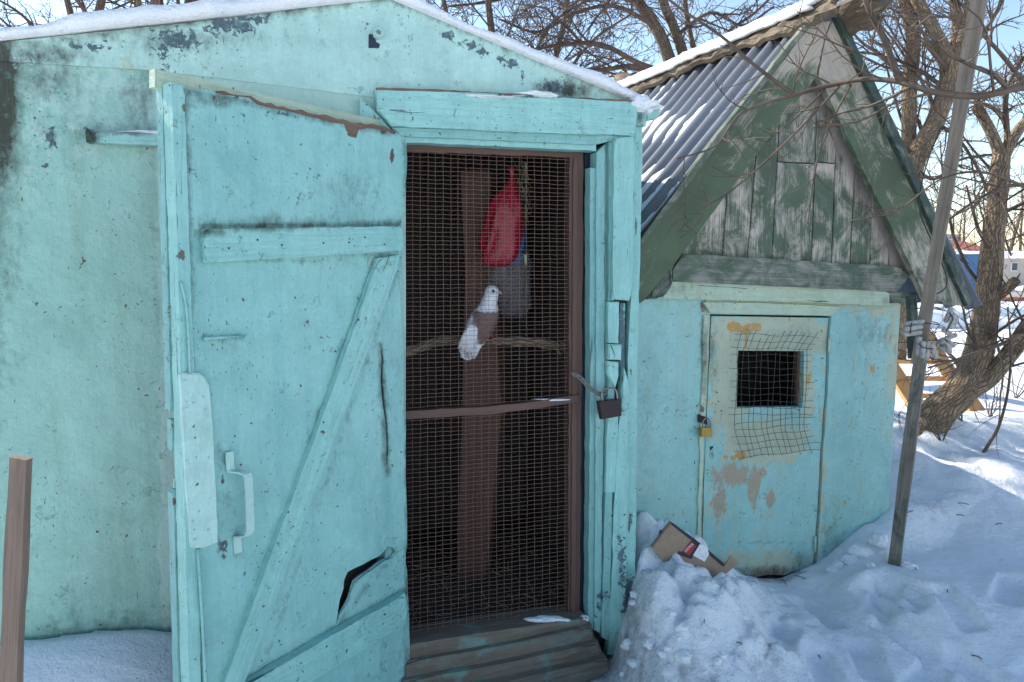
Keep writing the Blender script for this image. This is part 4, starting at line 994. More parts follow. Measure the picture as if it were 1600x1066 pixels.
rakesheet('rake_board', [(1270, 36), (1298, 33), (1288, 60), (1276, 119), (1250, 152), (1049, 419), (1006, 470), (984, 484), (984, 404), (1100, 254), (1200, 126)], blobs([(1070, 350, 130, 150, .17), (1225, 125, 40, 40, .10)]), B(1270, 36) - B(1010, 400))
rakesheet('rake_board', [(1301, 33), (1432, 300), (1508, 478), (1448, 474), (1428, 427), (1350, 268), (1279, 119), (1290, 60)], blobs([(1335, 200, 22, 70, .05), (1380, 300, 40, 80, .10), (1420, 300, 26, 120, -.20), (1340, 130, 22, 60, -.18), (1490, 440, 20, 40, -.12)]), B(1300, 33) - B(1500, 470))
# roof geometry
RU, RZ = B.tou(B(1288, 24, .1)), B(1288, 24, .1).z
pLe = B(1001, 379, .11); LU, LZ = B.tou(pLe), pLe.z
sl_l = Vector((LU - RU, LZ - RZ)); kL = 1.02
pRe = B(1527, 484, .11); RUe, RZe = B.tou(pRe), pRe.z
def roofpt(side, t_, n, h):
    """t along the slope from the ridge, n off the front plane, h above the sheet"""
    if side < 0: d = sl_l * kL
    else: d = Vector((RUe - RU, RZe - RZ))
    nv = Vector((-d.y, d.x)).normalized(); nv = nv if nv.y > 0 else -nv
    q = Vector((RU, RZ)) + d * t_ + nv * h
    return B.uz(q.x, q.y, n)
WP, WA = .118, .020
def wave(n): return WA * math.cos(2 * math.pi * n / WP)
for side, rn in ((-1, 'roof_sheet'), (1, 'roof_sheet')):
    ns_, nt_ = 190, 3; V, Fc = [], []
    for k in (0, 1):
        for i in range(ns_):
            n = .115 - (SD + .15) * i / (ns_ - 1)
            for j in range(nt_): V.append(roofpt(side, j / (nt_ - 1), n, wave(n) - .006 * k + .018))
    N = ns_ * nt_
    for i in range(ns_ - 1):
        for j in range(nt_ - 1):
            a_ = i * nt_ + j; Fc.append((a_, a_ + 1, a_ + nt_ + 1, a_ + nt_)); Fc.append((N + a_, N + a_ + nt_, N + a_ + nt_ + 1, N + a_ + 1))
    for j in range(nt_ - 1):
        Fc.append((j, N + j, N + j + 1, j + 1)); a_ = (ns_ - 1) * nt_ + j; Fc.append((a_, a_ + 1, N + a_ + 1, N + a_))
    for i in range(ns_ - 1):
        a_ = i * nt_; Fc.append((a_, a_ + nt_, N + a_ + nt_, N + a_)); a_ += nt_ - 1; Fc.append((a_, N + a_, N + a_ + nt_, a_ + nt_))
    mk(rn, V, Fc, 'slate', shed, None, True)
# edge strip closing the right roof edge (dark green)
slab('barge_strip', B, [(1305, 26), (1318, 30), (1400, 196), (1526, 482), (1511, 478), (1434, 300)], .125, .04, 'polegreen', shed, .005)
slab('barge_strip', B, [(1268, 26), (1273, 30), (1130, 216), (1003, 384), (1000, 376), (1120, 212)], .125, .03, 'beamwood', shed, .003)
# snow lying in the valleys
def snowdepth(t_, n):
    a_ = .55 * np.exp(-((t_ - .34) / .13) ** 2 - ((n + .75) / .42) ** 2) + .62 * np.exp(-((t_ - .80) / .22) ** 2 - ((n + .25) / .5) ** 2) + .31
    return a_ + .42 * fbm(t_ * 7., n * 3., o=4, seed=71)
ns_, nt_ = 330, 120; G = {}; V, Fc = [], []
nn_ = .105 - (SD + .13) * np.arange(ns_) / (ns_ - 1); tt_ = .09 + .90 * np.arange(nt_) / (nt_ - 1)
wv = WA * np.cos(2 * math.pi * nn_ / WP)
T2, N2 = np.meshgrid(tt_, nn_); lev = -WA + 2.1 * WA * (snowdepth(T2, N2) - .28) + .0035 * np.sin(N2 * 60)
def vid(i, j):
    if (i, j) not in G:
        n = .105 - (SD + .13) * i / (ns_ - 1); t_ = .09 + .90 * j / (nt_ - 1)
        h = min(lev[i, j], WA * 1.35); h = max(h, wv[i] - .004)
        G[(i, j)] = len(V); V.append(roofpt(-1, t_, n, h + .020))
    return G[(i, j)]
for i in range(ns_ - 1):
    for j in range(nt_ - 1):
        if max(lev[i, j] - wv[i], lev[i + 1, j] - wv[i + 1], lev[i, j + 1] - wv[i], lev[i + 1, j + 1] - wv[i + 1]) > 0:
            Fc.append((vid(i, j), vid(i, j + 1), vid(i + 1, j + 1), vid(i + 1, j)))
tag(mk('roof_snow', V, Fc, 'snow', None, {'m': np.zeros((len(V), 3))}, True), 'thin patches of snow lying in the furrows of the corrugated shed roof', 'snow')
# ridge cap of two rough slabs, snow along it
def ridgecap(side, name, wdt, th, mat, n0, n1, lift, seed, par, amp=.02, edge=1.0):
    NI, NJ = 70, 9; V, Fc = [], []
    d = (sl_l * kL) if side < 0 else Vector((RUe - RU, RZe - RZ)); L = d.length
    for k in (0, 1):
        for i in range(NI):
            r = i / (NI - 1); n = n0 + (n1 - n0) * r
            for j in range(NJ):
                s = j / (NJ - 1); w_ = wdt * (1 + .22 * float(fbm(np.array(r * 9.), np.array(seed * 1.), o=3, seed=seed)) * edge)
                rag = .05 * float(fbm(np.array(s * 9.), np.array(seed + 2.), o=3, seed=seed)) * max(0, 1 - r * 14)
                h = lift + amp * .5 * float(fbm(np.array(r * 30.), np.array(s * 7. + seed), o=4, seed=seed)) + (th * (1 - .35 * s) if k == 0 else 0)
                V.append(roofpt(side, s * w_ / L, n + rag, h))
    N = NI * NJ
    for i in range(NI - 1):
        for j in range(NJ - 1):
            a_ = i * NJ + j; Fc.append((a_, a_ + 1, a_ + NJ + 1, a_ + NJ)); Fc.append((N + a_, N + a_ + NJ, N + a_ + NJ + 1, N + a_ + 1))
    for j in range(NJ - 1):
        Fc.append((j, N + j, N + j + 1, j + 1)); a_ = (NI - 1) * NJ + j; Fc.append((a_, a_ + 1, N + a_ + 1, N + a_))
    for i in range(NI - 1):
        a_ = i * NJ; Fc.append((a_, a_ + NJ, N + a_ + NJ, N + a_)); a_ += NJ - 1; Fc.append((a_, N + a_, N + a_ + NJ, a_ + NJ))
    Va = np.array([tuple(v) for v in V])
    lc = np.stack([-(Va @ np.array(B.n)), Va @ np.array(B.u), Va[:, 2]], 1)
    return mk(name, V, Fc, mat, par, {'m': np.zeros((len(V), 3))}, mat == 'snow', lc)
ridgecap(-1, 'ridge_slab', .115, .035, 'barkcap', .24, -SD - .06, .040, 3, shed, .03)
ridgecap(1, 'ridge_slab', .15, .05, 'barkcap', .30, -SD - .06, .050, 8, shed)
tag(ridgecap(-1, 'ridge_snow', .080, .022, 'snow', .12, -SD, .082, 15, None, .012, .8), 'strip of snow along the bark slab on the shed ridge', 'snow')
a = Acc(); a.tube([at(1000, 140, 5.1), at(985, 130, 5.25), at(970, 126, 5.4)], [.055, .06, .06], 10)
tag(a.out('log_end', 'barkcap'), 'pale sawn log end at the far end of the shed ridge', 'log')

# ================================================================== POLE, PEGS, STAKE, BOX
def beam(acc, P, wd, dp, side):
    """rectangular bar through points, wd along side vector"""
    V, Fc = [], []; n = len(P); side = Vector(side)
    for i, p_ in enumerate(P):
        T = (P[min(i + 1, n - 1)] - P[max(i - 1, 0)]).normalized(); s = (side - T * side.dot(T)).normalized(); b = T.cross(s)
        j = 1 + .06 * random.uniform(-1, 1)
        for a_, c_ in ((-1, -1), (1, -1), (1, 1), (-1, 1)): V.append(p_ + s * a_ * wd[i] / 2 * j + b * c_ * dp[i] / 2 * j)
    for i in range(n - 1):
        for k in range(4): Fc.append((i * 4 + k, i * 4 + (k + 1) % 4, (i + 1) * 4 + (k + 1) % 4, (i + 1) * 4 + k))
    Fc += [(3, 2, 1, 0), tuple((n - 1) * 4 + k for k in range(4))]
    L = []; q = random.uniform(0, 20)
    for i in range(n):
        al = (P[i] - P[0]).length
        for k in range(4): L.append((al + q, (0, wd[i], wd[i], 0)[k] + q, (0, 0, dp[i], dp[i])[k] + q))
    acc.add(V, Fc, L)
def bar(name, P, w_, d_, side, mat, parent=None):
    a = Acc(); n = len(P); beam(a, P, resample(w_, n), resample(d_, n), side); return a.out(name, mat, parent, False)
pole = thing('leaning_pole', 'tall grey wooden clothes line pole leaning in front of the shed corner', 'pole', at(1397, 884, 3.32))
sd2 = Vector((.80, -.60, 0))
def seg(p, q, n): return [p + (q - p) * (i / (n - 1)) for i in range(n)]
bar('lower_post', seg(at(1393, 915, 3.325), at(1442, 530, 3.24), 12), [.050, .052], [.050, .05], sd2, 'polelow', pole)
bar('upper_post', seg(at(1434, 566, 3.18), at(1541, -70, 2.72), 18), [.046, .050], [.046, .05], sd2, 'polewood', pole)
bar('rear_splint', seg(at(1428, 560, 3.34), at(1424, 462, 3.36), 5), [.045, .045], [.03, .03], sd2, 'polegreen', pole)
a = Acc()
for yy, xx in ((472, 1453), (482, 1451), (505, 1447)):
    c = at(xx, yy, 3.14); q = [c + Vector((.05 * math.cos(k * .52), .05 * math.sin(k * .52), .004 * math.sin(k))) for k in range(13)]; a.tube(q, .002, 5, False)
a.tube(smoothpath([at(1441, 468, 3.12), at(1480, 440, 3.1), at(1440, 340, 3.1), at(1438, 300, 3.12), at(1450, 250, 3.1), at(1470, 200, 3.05)]), .003, 5)
a.out('binding_wire', 'darkwire', pole)
def pegbundle(label, pegs):
    th_ = thing('peg_bundle', label, 'pegs', at(pegs[0][0], pegs[0][1], 3.08), 'grey peg bundles on the leaning pole')
    for x0, y0, x1, y1, yy in pegs:
        p0, p1 = at(x0, y0, yy), at(x1, y1, yy); d = p1 - p0
        P_ = [p0 + d * s for s in (0, .04, .3, .34, .40, .44, .9, .96, 1)]
        a = Acc(); a.tube(P_, [.006, .0105, .0115, .009, .009, .0115, .0105, .010, .006], 8); a.out('peg', 'grey', th_, False)
    for q in (.37,):
        a = Acc(); pts = [at(x0 + (x1 - x0) * q, y0 + (y1 - y0) * q, yy - .012) for x0, y0, x1, y1, yy in pegs]
        if len(pts) > 1: a.tube(smoothpath(pts, 4), .002, 5); a.out('string', 'darkwire', th_)
pegbundle('grey pegs tied level on the shed side of the leaning pole', [(1413, 507, 1444, 502, 3.10), (1412, 515, 1441, 510, 3.08), (1411, 523, 1440, 519, 3.09)])
pegbundle('row of pale grey pegs hanging down across the front of the leaning pole', [(1437, 526, 1434, 556, 3.08), (1443, 533, 1441, 560, 3.06), (1450, 534, 1448, 563, 3.07), (1456, 536, 1463, 561, 3.06)])
pegbundle('steep cluster of grey pegs near the roof corner beside the leaning pole', [(1487, 480, 1477, 504, 3.12), (1492, 490, 1484, 514, 3.10), (1473, 514, 1487, 524, 3.09), (1494, 494, 1490, 508, 3.13)])
pegbundle('fan of grey pegs slanting away from the pole below the roof corner', [(1464, 536, 1478, 549, 3.10), (1470, 533, 1486, 545, 3.08), (1478, 540, 1485, 552, 3.09), (1466, 534, 1495, 523, 3.11), (1474, 530, 1492, 541, 3.12)])
tag(bar('wooden_stake', seg(at(14, 1120, 1.72), at(33, 715, 1.70), 8), [.050, .045], [.022, .022], (1, -.12, 0), 'stakewood'), 'upright brown wooden stake in the snow before the turquoise wall', 'stake')
# flattened cardboard box on the heap
BX = Plane(at(1078, 860, 2.93), 12)
box = thing('cardboard_box', 'torn flattened cardboard box with red print and white label lying on the snow heap', 'box', BX(1080, 905, 0))
slab('box_panel', BX, [(1050, 816), (1019, 856), (1030, 866), (1052, 900), (1122, 930), (1133, 884), (1093, 850)], .0, .022, 'card', box, .003, .5)
slab('box_edge', BX, [(1050, 816), (1093, 848), (1133, 882), (1130, 886), (1091, 853), (1049, 820)], .0022, .002, 'cardprint', box, 0, .2)
slab('box_flap', BX, [(1142, 868), (1154, 880), (1130, 901), (1126, 893)], -.012, .004, 'card', box, .001, .2)
slab('box_flap', BX, [(1031, 829), (1040, 829), (1033, 838), (1030, 836)], -.016, .004, 'cardprint', box, 0, .2)
slab('print_panel', BX, [(1080, 845), (1093, 853), (1080, 874), (1058, 866), (1061, 861), (1066, 863)], .0024, .0012, 'cardprint', box, 0, 0)
slab('print_panel', BX, [(1079, 847), (1088, 853), (1077, 868), (1067, 862)], .0034, .001, 'cardred', box, 0, 0)
slab('paper_label', BX, [(1094, 850), (1105, 856), (1108, 866), (1101, 878), (1083, 868)], .0036, .001, 'white', box, 0, 0)
a = Acc(); rb = random.Random(5)
for i in range(15):
    x_, y_ = 1090 + rb.uniform(-2, 12), 857 + rb.uniform(-3, 14)
    if abs((x_ - 1096) * .5 + (y_ - 864)) < 9: a.tube([BX(x_, y_, .0042), BX(x_ + rb.uniform(-1.5, 2.5), y_ + rb.uniform(-1, 2.), .0042)], .0007, 3)
a.out('label_writing', 'ink', box, False)
cu = bpy.data.curves.new('lettering', 'FONT'); cu.body = 'LEONIX'; cu.size = 1; cu.align_x = 'CENTER'; cu.align_y = 'CENTER'
tmp = bpy.data.objects.new('lettering', cu); me = bpy.data.meshes.new_from_object(tmp)
p0, p1 = BX(1070.5, 862, .0042), BX(1083, 849.5, .0042); e1 = (p1 - p0); L_ = e1.length; e1.normalize(); e2 = BX.n.cross(e1)
wd_ = max(v.co.x for v in me.vertices) - min(v.co.x for v in me.vertices)
Vt = [(p0 + p1) / 2 + e1 * v.co.x * L_ / wd_ + e2 * v.co.y * L_ / wd_ * 1.25 for v in me.vertices]
mk('lettering', Vt, [list(f.vertices) for f in me.polygons], 'white', box)
bpy.data.objects.remove(tmp); bpy.data.meshes.remove(me); bpy.data.curves.remove(cu)
# ice slab and lumps of ice before the step
def chunk(name, c, r, seed, mat, label, group=None, rot=0):
    bm = bmesh.new(); bmesh.ops.create_icosphere(bm, subdivisions=2, radius=1)
    rr = random.Random(seed)
    for v in bm.verts:
        v.co *= 1 + rr.uniform(-.22, .22); v.co.x *= r[0]; v.co.y *= r[1]; v.co.z *= r[2]
    bm.transform(Matrix.Translation(Vector(c)) @ Matrix.Rotation(rot, 4, 'Z'))
    return tag(bm_out(bm, name, mat, None), label, 'ice', group)
def gp(x, y, lift=0):                         # pixel -> ground point
    d = ray(x, y); t_ = 1.0
    for i in range(900):
        p_ = CAM + d * t_
        if p_.z <= gz(p_.x, p_.y): break
        t_ += .02 if t_ < 9 else .1
    return Vector((p_.x, p_.y, gz(p_.x, p_.y) + lift))
chunk('ice_slab', gp(915, 1052, .02), (.085, .03, .012), 2, 'stone', 'flat grey piece of ice lying before the step', None, .5)
rl = random.Random(31)
for i in range(26):
    x_, y_ = rl.uniform(955, 1130), rl.uniform(900, 1062)
    if x_ > 1010 + (y_ - 880) * .9: continue
    r_ = rl.uniform(.008, .026); chunk('snow_chunk', gp(x_, y_, r_ * .3), (r_ * 1.3, r_, r_ * .8), 100 + i, 'snow', 'loose crumb of icy snow on the heap between the sheds', 'crumbs on the snow heap', rl.uniform(0, 3))
for i, (x_, y_) in enumerate(((1372, 852), (1346, 868), (1330, 880), (1310, 885), (1385, 868), (1420, 888), (1360, 885), (1300, 893))):
    r_ = rl.uniform(.02, .05); chunk('snow_chunk', gp(x_, y_, r_ * .2), (r_ * 1.5, r_, r_ * .8), 200 + i, 'snow', 'loose snow lump at the foot of the turquoise shed wall', 'lumps along the shed wall', rl.uniform(0, 3))
for i, (x_, y_, L) in enumerate(((1505, 790, .06), (1420, 805, .12), (1560, 825, .05), (1430, 892, .04), (1525, 1045, .05), (1280, 1030, .04), (1500, 812, .04), (1480, 930, .04), (1225, 912, .1), (1250, 905, .07), (1100, 980, .04), (1155, 1010, .03))):
    c = gp(x_, y_, .008); a = Acc(); an = rl.uniform(0, 3); d = Vector((math.cos(an), math.sin(an) * .6, .0)) * L / 2
    a.tube(smoothpath([c - d, c + Vector((0, 0, .004)), c + d], 4), [.0022] * 9, 5); tag(a.out('twig', 'twig2'), 'short dark twig lying on the shaded snow', 'twig', 'twigs on the snow')

# ================================================================== TREES
rt = random.Random(77)
def wander(p, d, L, n, rng, wig, grav):
    P = [p.copy()]; d = d.normalized(); st = L / n
    bend = Vector((rng.uniform(-1, 1), rng.uniform(-1, 1), rng.uniform(-1, 1))) * wig * .5
    for i in range(n):
        d = (d + Vector((rng.uniform(-1, 1), rng.uniform(-1, 1), rng.uniform(-1, 1))) * wig + bend / n * 3 + Vector((0, 0, grav))).normalized()
        P.append(P[-1] + d * st)
    return P
MINR = [.0017]
def grow(acc, P, R0, R1, lvl, rng, K, cnt, lenf, wig, grav, sides=3, start=.15):
    """children along a limb P (already built); K levels left"""
    tot = sum((P[i + 1] - P[i]).length for i in range(len(P) - 1)); n = len(P) - 1
    for c in range(cnt):
        s = start + (1 - start) * (c + rng.random()) / cnt; i = min(int(s * n), n - 1)
        p = P[i].lerp(P[i + 1], s * n - i); T = (P[i + 1] - P[i]).normalized()
        o = Vector((rng.uniform(-1, 1), rng.uniform(-1, 1), rng.uniform(-1, 1))); o = (o - T * o.dot(T)).normalized()
        ang = rng.uniform(.5, 1.15); d = T * math.cos(ang) + o * math.sin(ang)
        r = (R0 + (R1 - R0) * s) * rng.uniform(.35, .62); r = max(r, MINR[0])
        L = tot * lenf * rng.uniform(.5, 1.15) * (1.15 - .5 * s)
        if L < .05: continue
        m = 5 if K > 1 else 4
        Q = wander(p, d, L, m, rng, wig, grav)
        acc.tube(Q, [r * (1 - .75 * k / m) + .0006 for k in range(m + 1)], 4 if r > .006 else 3, False)
        if K > 1: grow(acc, Q, r, r * .3, lvl + 1, rng, K - 1, max(3, int(cnt * .8)), lenf * .95, wig, grav, sides, .12)
def barktube(P, rad, sides, seed, amp=.10):
    """thick stem with furrowed bark as relief"""
    V, Fc, L = tube(P, rad, sides)
    V = [Vector(v) for v in V]; n = len(P)
    C_ = np.repeat(np.array([tuple(p) for p in P]), sides, 0); A_ = np.array([tuple(v) for v in V]); LL = np.array(L)
    th = np.tile(np.arange(sides) / sides * 2 * math.pi, n)
    al = LL[:, 0] - LL[0, 0]
    rg = np.abs(fbm(np.cos(th) * 3.2 + seed, np.sin(th) * 3.2, al * 3.0, o=3, seed=seed)) + .35 * fbm(np.cos(th) * 1.2, np.sin(th) * 1.2, al * 2.4, o=2, seed=seed + 5)
    A_ = C_ + (A_ - C_) * (1 + amp * (.6 - 1.3 * rg))[:, None]
    return [Vector(v) for v in A_], Fc, L
def tree(label, stems, Y0, limbs, mat, tw, seed, K=3, cnt=6, lenf=.55, wig=.22, grav=.0, group=None, sides=22, limbcnt=None):
    """stems: thick parts as lists of (x, y, Y, width in photo px); limbs: thinner ones the same way, that carry twigs"""
    rng = random.Random(seed); MINR[0] = .00042 * Y0 if Y0 > 4 else .0015
    b = stems[0][0]; base = at(b[0], b[1], b[2])
    root = thing('tree', label, 'tree', base, group)
    a = Acc()
    for st in stems:
        P = smoothpath([at(x_, y_, z_) for x_, y_, z_, w_ in st], 10)
        rad = resample([w_ / 2 / F * z_ for x_, y_, z_, w_ in st], len(P))
        a.add(*barktube(P, rad, sides, seed))
    a.out('trunk', mat, root)
    c = Acc()
    for st in stems:
        P = smoothpath([at(x_, y_, z_) for x_, y_, z_, w_ in st], 4); r0 = st[0][3] / 2 / F * st[0][2]; r1 = st[-1][3] / 2 / F * st[-1][2]
        if limbcnt: grow(c, P, r0 * .2, r1 * .55, 0, rng, K, limbcnt, lenf, wig, grav, 3, .35)
    for lb in limbs:
        P = smoothpath([at(x_, y_, z_) for x_, y_, z_, w_ in lb], 5)
        rad = resample([w_ / 2 / F * z_ for x_, y_, z_, w_ in lb], len(P))
        c.tube(P, rad, 7, True); grow(c, P, rad[0], rad[-1], 1, rng, K - 1, cnt, lenf, wig, grav, 3, .1)
    c.out('branches', tw, root)
    return root
# big leaning tree right of the shed
tree('old tree with a bent furrowed trunk leaning right beside the shed', [
    [(1396, 772, 4.68, 71), (1412, 730, 4.7, 60), (1434, 690, 4.7, 55), (1466, 644, 4.72, 53), (1500, 612, 4.75, 47), (1522, 572, 4.78, 42), (1536, 520, 4.8, 38), (1544, 460, 4.8, 34), (1549, 400, 4.8, 32), (1556, 330, 4.8, 27), (1563, 262, 4.8, 26), (1566, 232, 4.8, 23)],
    [(1500, 616, 4.75, 34), (1540, 594, 4.72, 30), (1575, 556, 4.7, 26), (1610, 505, 4.66, 23), (1660, 440, 4.6, 18)],
    [(1566, 250, 4.8, 17), (1550, 210, 4.8, 15), (1534, 180, 4.8, 14), (1524, 164, 4.8, 13)],
    [(1564, 250, 4.8, 19), (1590, 205, 4.85, 15), (1625, 165, 4.9, 13), (1670, 90, 4.9, 9)],
    [(1572, 235, 4.8, 9), (1573, 200, 4.78, 8), (1560, 176, 4.75, 7), (1535, 162, 4.7, 5), (1500, 160, 4.6, 3)],
    [(1550, 470, 4.8, 18), (1575, 450, 4.7, 15), (1588, 438, 4.65, 14)]], 4.7,
    [[(1573, 200, 4.78, 9), (1572, 150, 4.7, 8), (1590, 105, 4.7, 6), (1620, 70, 4.6, 4)],
     [(1600, 520, 4.6, 8), (1560, 540, 4.3, 6), (1500, 560, 4.1, 4), (1450, 575, 4.0, 3)],
     [(1625, 165, 4.9, 9), (1560, 80, 4.6, 6), (1500, 30, 4.4, 4), (1420, 30, 4.3, 3)],
     [(1650, 300, 4.9, 8), (1580, 290, 4.6, 6), (1500, 330, 4.4, 4), (1440, 390, 4.3, 3)]],
    'bark', 'twig', 5, K=3, cnt=11, lenf=.55, wig=.20, limbcnt=9, sides=40)
# overhanging branches in front of the gable, from a tree standing right of the view
tree('bare tree reaching from beyond the lane with long branches over the shed gable', [
    [(2250, 900, 3.4, 110), (2240, 600, 3.4, 95), (2215, 300, 3.4, 80), (2180, 60, 3.4, 60)],
    [(2215, 330, 3.4, 50), (2050, 220, 3.1, 36), (1850, 165, 2.8, 26), (1680, 138, 2.6, 18)]], 3.4,
    [[(1690, 140, 2.6, 16), (1600, 136, 2.55, 12), (1563, 144, 2.5, 11), (1523, 150, 2.5, 11), (1461, 144, 2.52, 10), (1405, 128, 2.6, 8), (1350, 124, 2.7, 7.5), (1300, 133, 2.8, 7), (1244, 148, 2.85, 6), (1160, 176, 2.85, 4), (1118, 228, 2.8, 3), (1058, 248, 2.75, 2)],
     [(1312, 135, 2.78, 4.5), (1270, 180, 2.8, 4), (1208, 242, 2.8, 3.5), (1143, 298, 2.75, 2.6), (1090, 330, 2.7, 2)],
     [(1244, 148, 2.85, 5), (1233, 143, 2.85, 6), (1174, 98, 2.9, 5), (1126, 56, 2.95, 4.5), (1068, 17, 3.0, 4), (1020, -20, 3.0, 3)],
     [(1405, 127, 2.6, 10), (1385, 70, 2.6, 9), (1360, 20, 2.6, 8), (1345, -20, 2.6, 7)],
     [(1461, 144, 2.52, 5), (1400, 160, 2.6, 4), (1340, 190, 2.7, 3), (1270, 200, 2.75, 2.4)],
     [(1620, 300, 2.5, 5), (1540, 270, 2.5, 4), (1470, 280, 2.6, 3), (1400, 330, 2.7, 2.4), (1330, 345, 2.75, 2)],
     [(1330, 132, 2.75, 4), (1300, 190, 2.75, 3), (1275, 260, 2.75, 2.6), (1262, 350, 2.75, 2)]],
    'bark2', 'twig', 9, K=3, cnt=10, lenf=.34, wig=.22, grav=.01)
# tree with two stems behind the shed's right slope
tree('two stemmed tree rising behind the right slope of the green gabled shed', [
    [(1390, 560, 6.2, 46), (1400, 400, 6.2, 40), (1424, 268, 6.2, 33), (1461, 192, 6.2, 27), (1480, 136, 6.2, 26), (1487, 93, 6.2, 30)],
    [(1405, 330, 6.25, 30), (1419, 240, 6.3, 20), (1421, 136, 6.3, 21), (1427, 62, 6.3, 21), (1415, 0, 6.3, 19), (1400, -60, 6.3, 17), (1385, -160, 6.3, 12)],
    [(1484, 100, 6.2, 23), (1464, 56, 6.2, 18), (1436, 6, 6.2, 17), (1405, -60, 6.2, 14), (1370, -150, 6.2, 9)],
    [(1488, 100, 6.2, 18), (1495, 46, 6.2, 14), (1492, 0, 6.2, 14), (1490, -80, 6.2, 9)],
    [(1490, 100, 6.2, 20), (1510, 40, 6.15, 17), (1517, 0, 6.1, 15), (1540, -80, 6.1, 11)]], 6.2,
    [[(1421, 136, 6.3, 8), (1380, 90, 6.1, 5), (1340, 60, 6.0, 4), (1290, -10, 5.9, 3)],
     [(1480, 136, 6.2, 8), (1530, 150, 6.0, 5), (1580, 130, 5.9, 4), (1640, 100, 5.8, 3)],
     [(1424, 260, 6.2, 7), (1460, 280, 6.0, 5), (1500, 250, 5.9, 4), (1560, 240, 5.8, 3)],
     [(1424, 240, 6.2, 6), (1380, 190, 6.0, 5), (1350, 140, 6, 3), (1310, 110, 6, 3)],
     [(1461, 192, 6.2, 7), (1500, 220, 6.0, 5), (1540, 290, 5.9, 4), (1580, 400, 5.8, 3)]],
    'bark', 'twig', 15, K=4, cnt=8, lenf=.55, wig=.22, limbcnt=9)
# trees behind the ridge and behind the pigeon house
tree('twin stemmed brown tree behind the bark covered shed ridge', [
    [(1150, 575, 8, 44), (1120, 330, 8, 33), (1047, 96, 8, 18), (1022, 40, 8, 17), (997, 0, 8, 16), (960, -90, 8, 13), (930, -200, 8, 9)],
    [(1120, 330, 8, 30), (1085, 160, 8, 19), (1067, 84, 8, 16), (1052, 40, 8, 13), (1036, 0, 8, 13), (1020, -90, 8, 10), (1010, -200, 8, 6)],
    [(1140, 400, 8, 22), (1110, 200, 8, 12), (1080, 60, 8.2, 7), (1068, -20, 8.2, 7), (1060, -150, 8.2, 4)]], 8,
    [[(1060, 120, 8, 10), (1000, 100, 7.6, 8), (940, 70, 7.2, 7), (880, 70, 7, 6), (830, 80, 6.8, 5), (790, 110, 6.6, 4)],
     [(1040, 130, 7.9, 9), (990, 105, 7.4, 8), (950, 108, 7.1, 7), (900, 110, 6.9, 5), (860, 95, 6.7, 4)],
     [(1022, 40, 8, 8), (960, 10, 7.7, 6), (900, 20, 7.4, 5), (840, 50, 7.2, 4), (780, 30, 7, 3)],
     [(997, 0, 8, 8), (930, -10, 7.8, 6), (860, -30, 7.5, 5), (780, 0, 7.3, 4), (700, 10, 7.1, 3)],
     [(1085, 160, 8, 7), (1130, 60, 7.9, 5), (1180, 20, 7.8, 4), (1230, -30, 7.7, 3)],
     [(1052, 60, 8, 7), (1110, 20, 7.8, 5), (1160, 40, 7.6, 4), (1210, 10, 7.5, 3)]],
    'bark2', 'twig2', 25, K=4, cnt=9, lenf=.52, wig=.24, limbcnt=9)
tree('bushy bare tree whose twigs show over the right roof slope of the pigeon house', [
    [(800, 640, 7.0, 60), (795, 380, 7.0, 40), (780, 160, 7.0, 14), (760, -20, 7.0, 8), (750, -140, 7, 4)],
    [(795, 400, 7.0, 34), (840, 200, 7.0, 14), (880, 40, 7.0, 7), (900, -80, 7.0, 4)],
    [(795, 380, 7.0, 30), (740, 190, 7.0, 12), (700, 30, 7.0, 6), (680, -80, 7, 4)]], 7,
    [[(840, 200, 7, 7), (890, 110, 6.8, 5), (930, 60, 6.7, 4), (990, 20, 6.6, 3)],
     [(780, 160, 7, 7), (830, 90, 6.8, 5), (870, 30, 6.7, 4), (940, -10, 6.6, 3)],
     [(740, 190, 7, 7), (690, 60, 6.8, 5), (650, 10, 6.7, 4), (610, -40, 6.6, 3)],
     [(790, 250, 7, 8), (850, 150, 6.8, 6), (910, 110, 6.6, 5), (980, 120, 6.5, 3)]],
    'bark2', 'twig2', 35, K=4, cnt=9, lenf=.50, wig=.25, limbcnt=10)
tree('tall straight trunked tree behind the left roof slope', [
    [(302, 640, 9, 46), (303, 380, 9, 38), (304, 100, 9, 27), (305, 0, 9, 25), (306, -150, 9, 20), (310, -300, 9, 12)]], 9,
    [[(304, 120, 9, 9), (340, 40, 8.8, 6), (370, -10, 8.7, 5), (430, -60, 8.6, 3)], [(303, 200, 9, 9), (260, 60, 8.8, 7), (252, 0, 8.8, 6), (250, -80, 8.7, 4)],
     [(304, 150, 9, 8), (285, 40, 8.9, 6), (275, -20, 8.8, 5), (270, -80, 8.7, 3)]],
    'bark2', 'twig2', 45, K=4, cnt=8, lenf=.42, wig=.2, limbcnt=10)
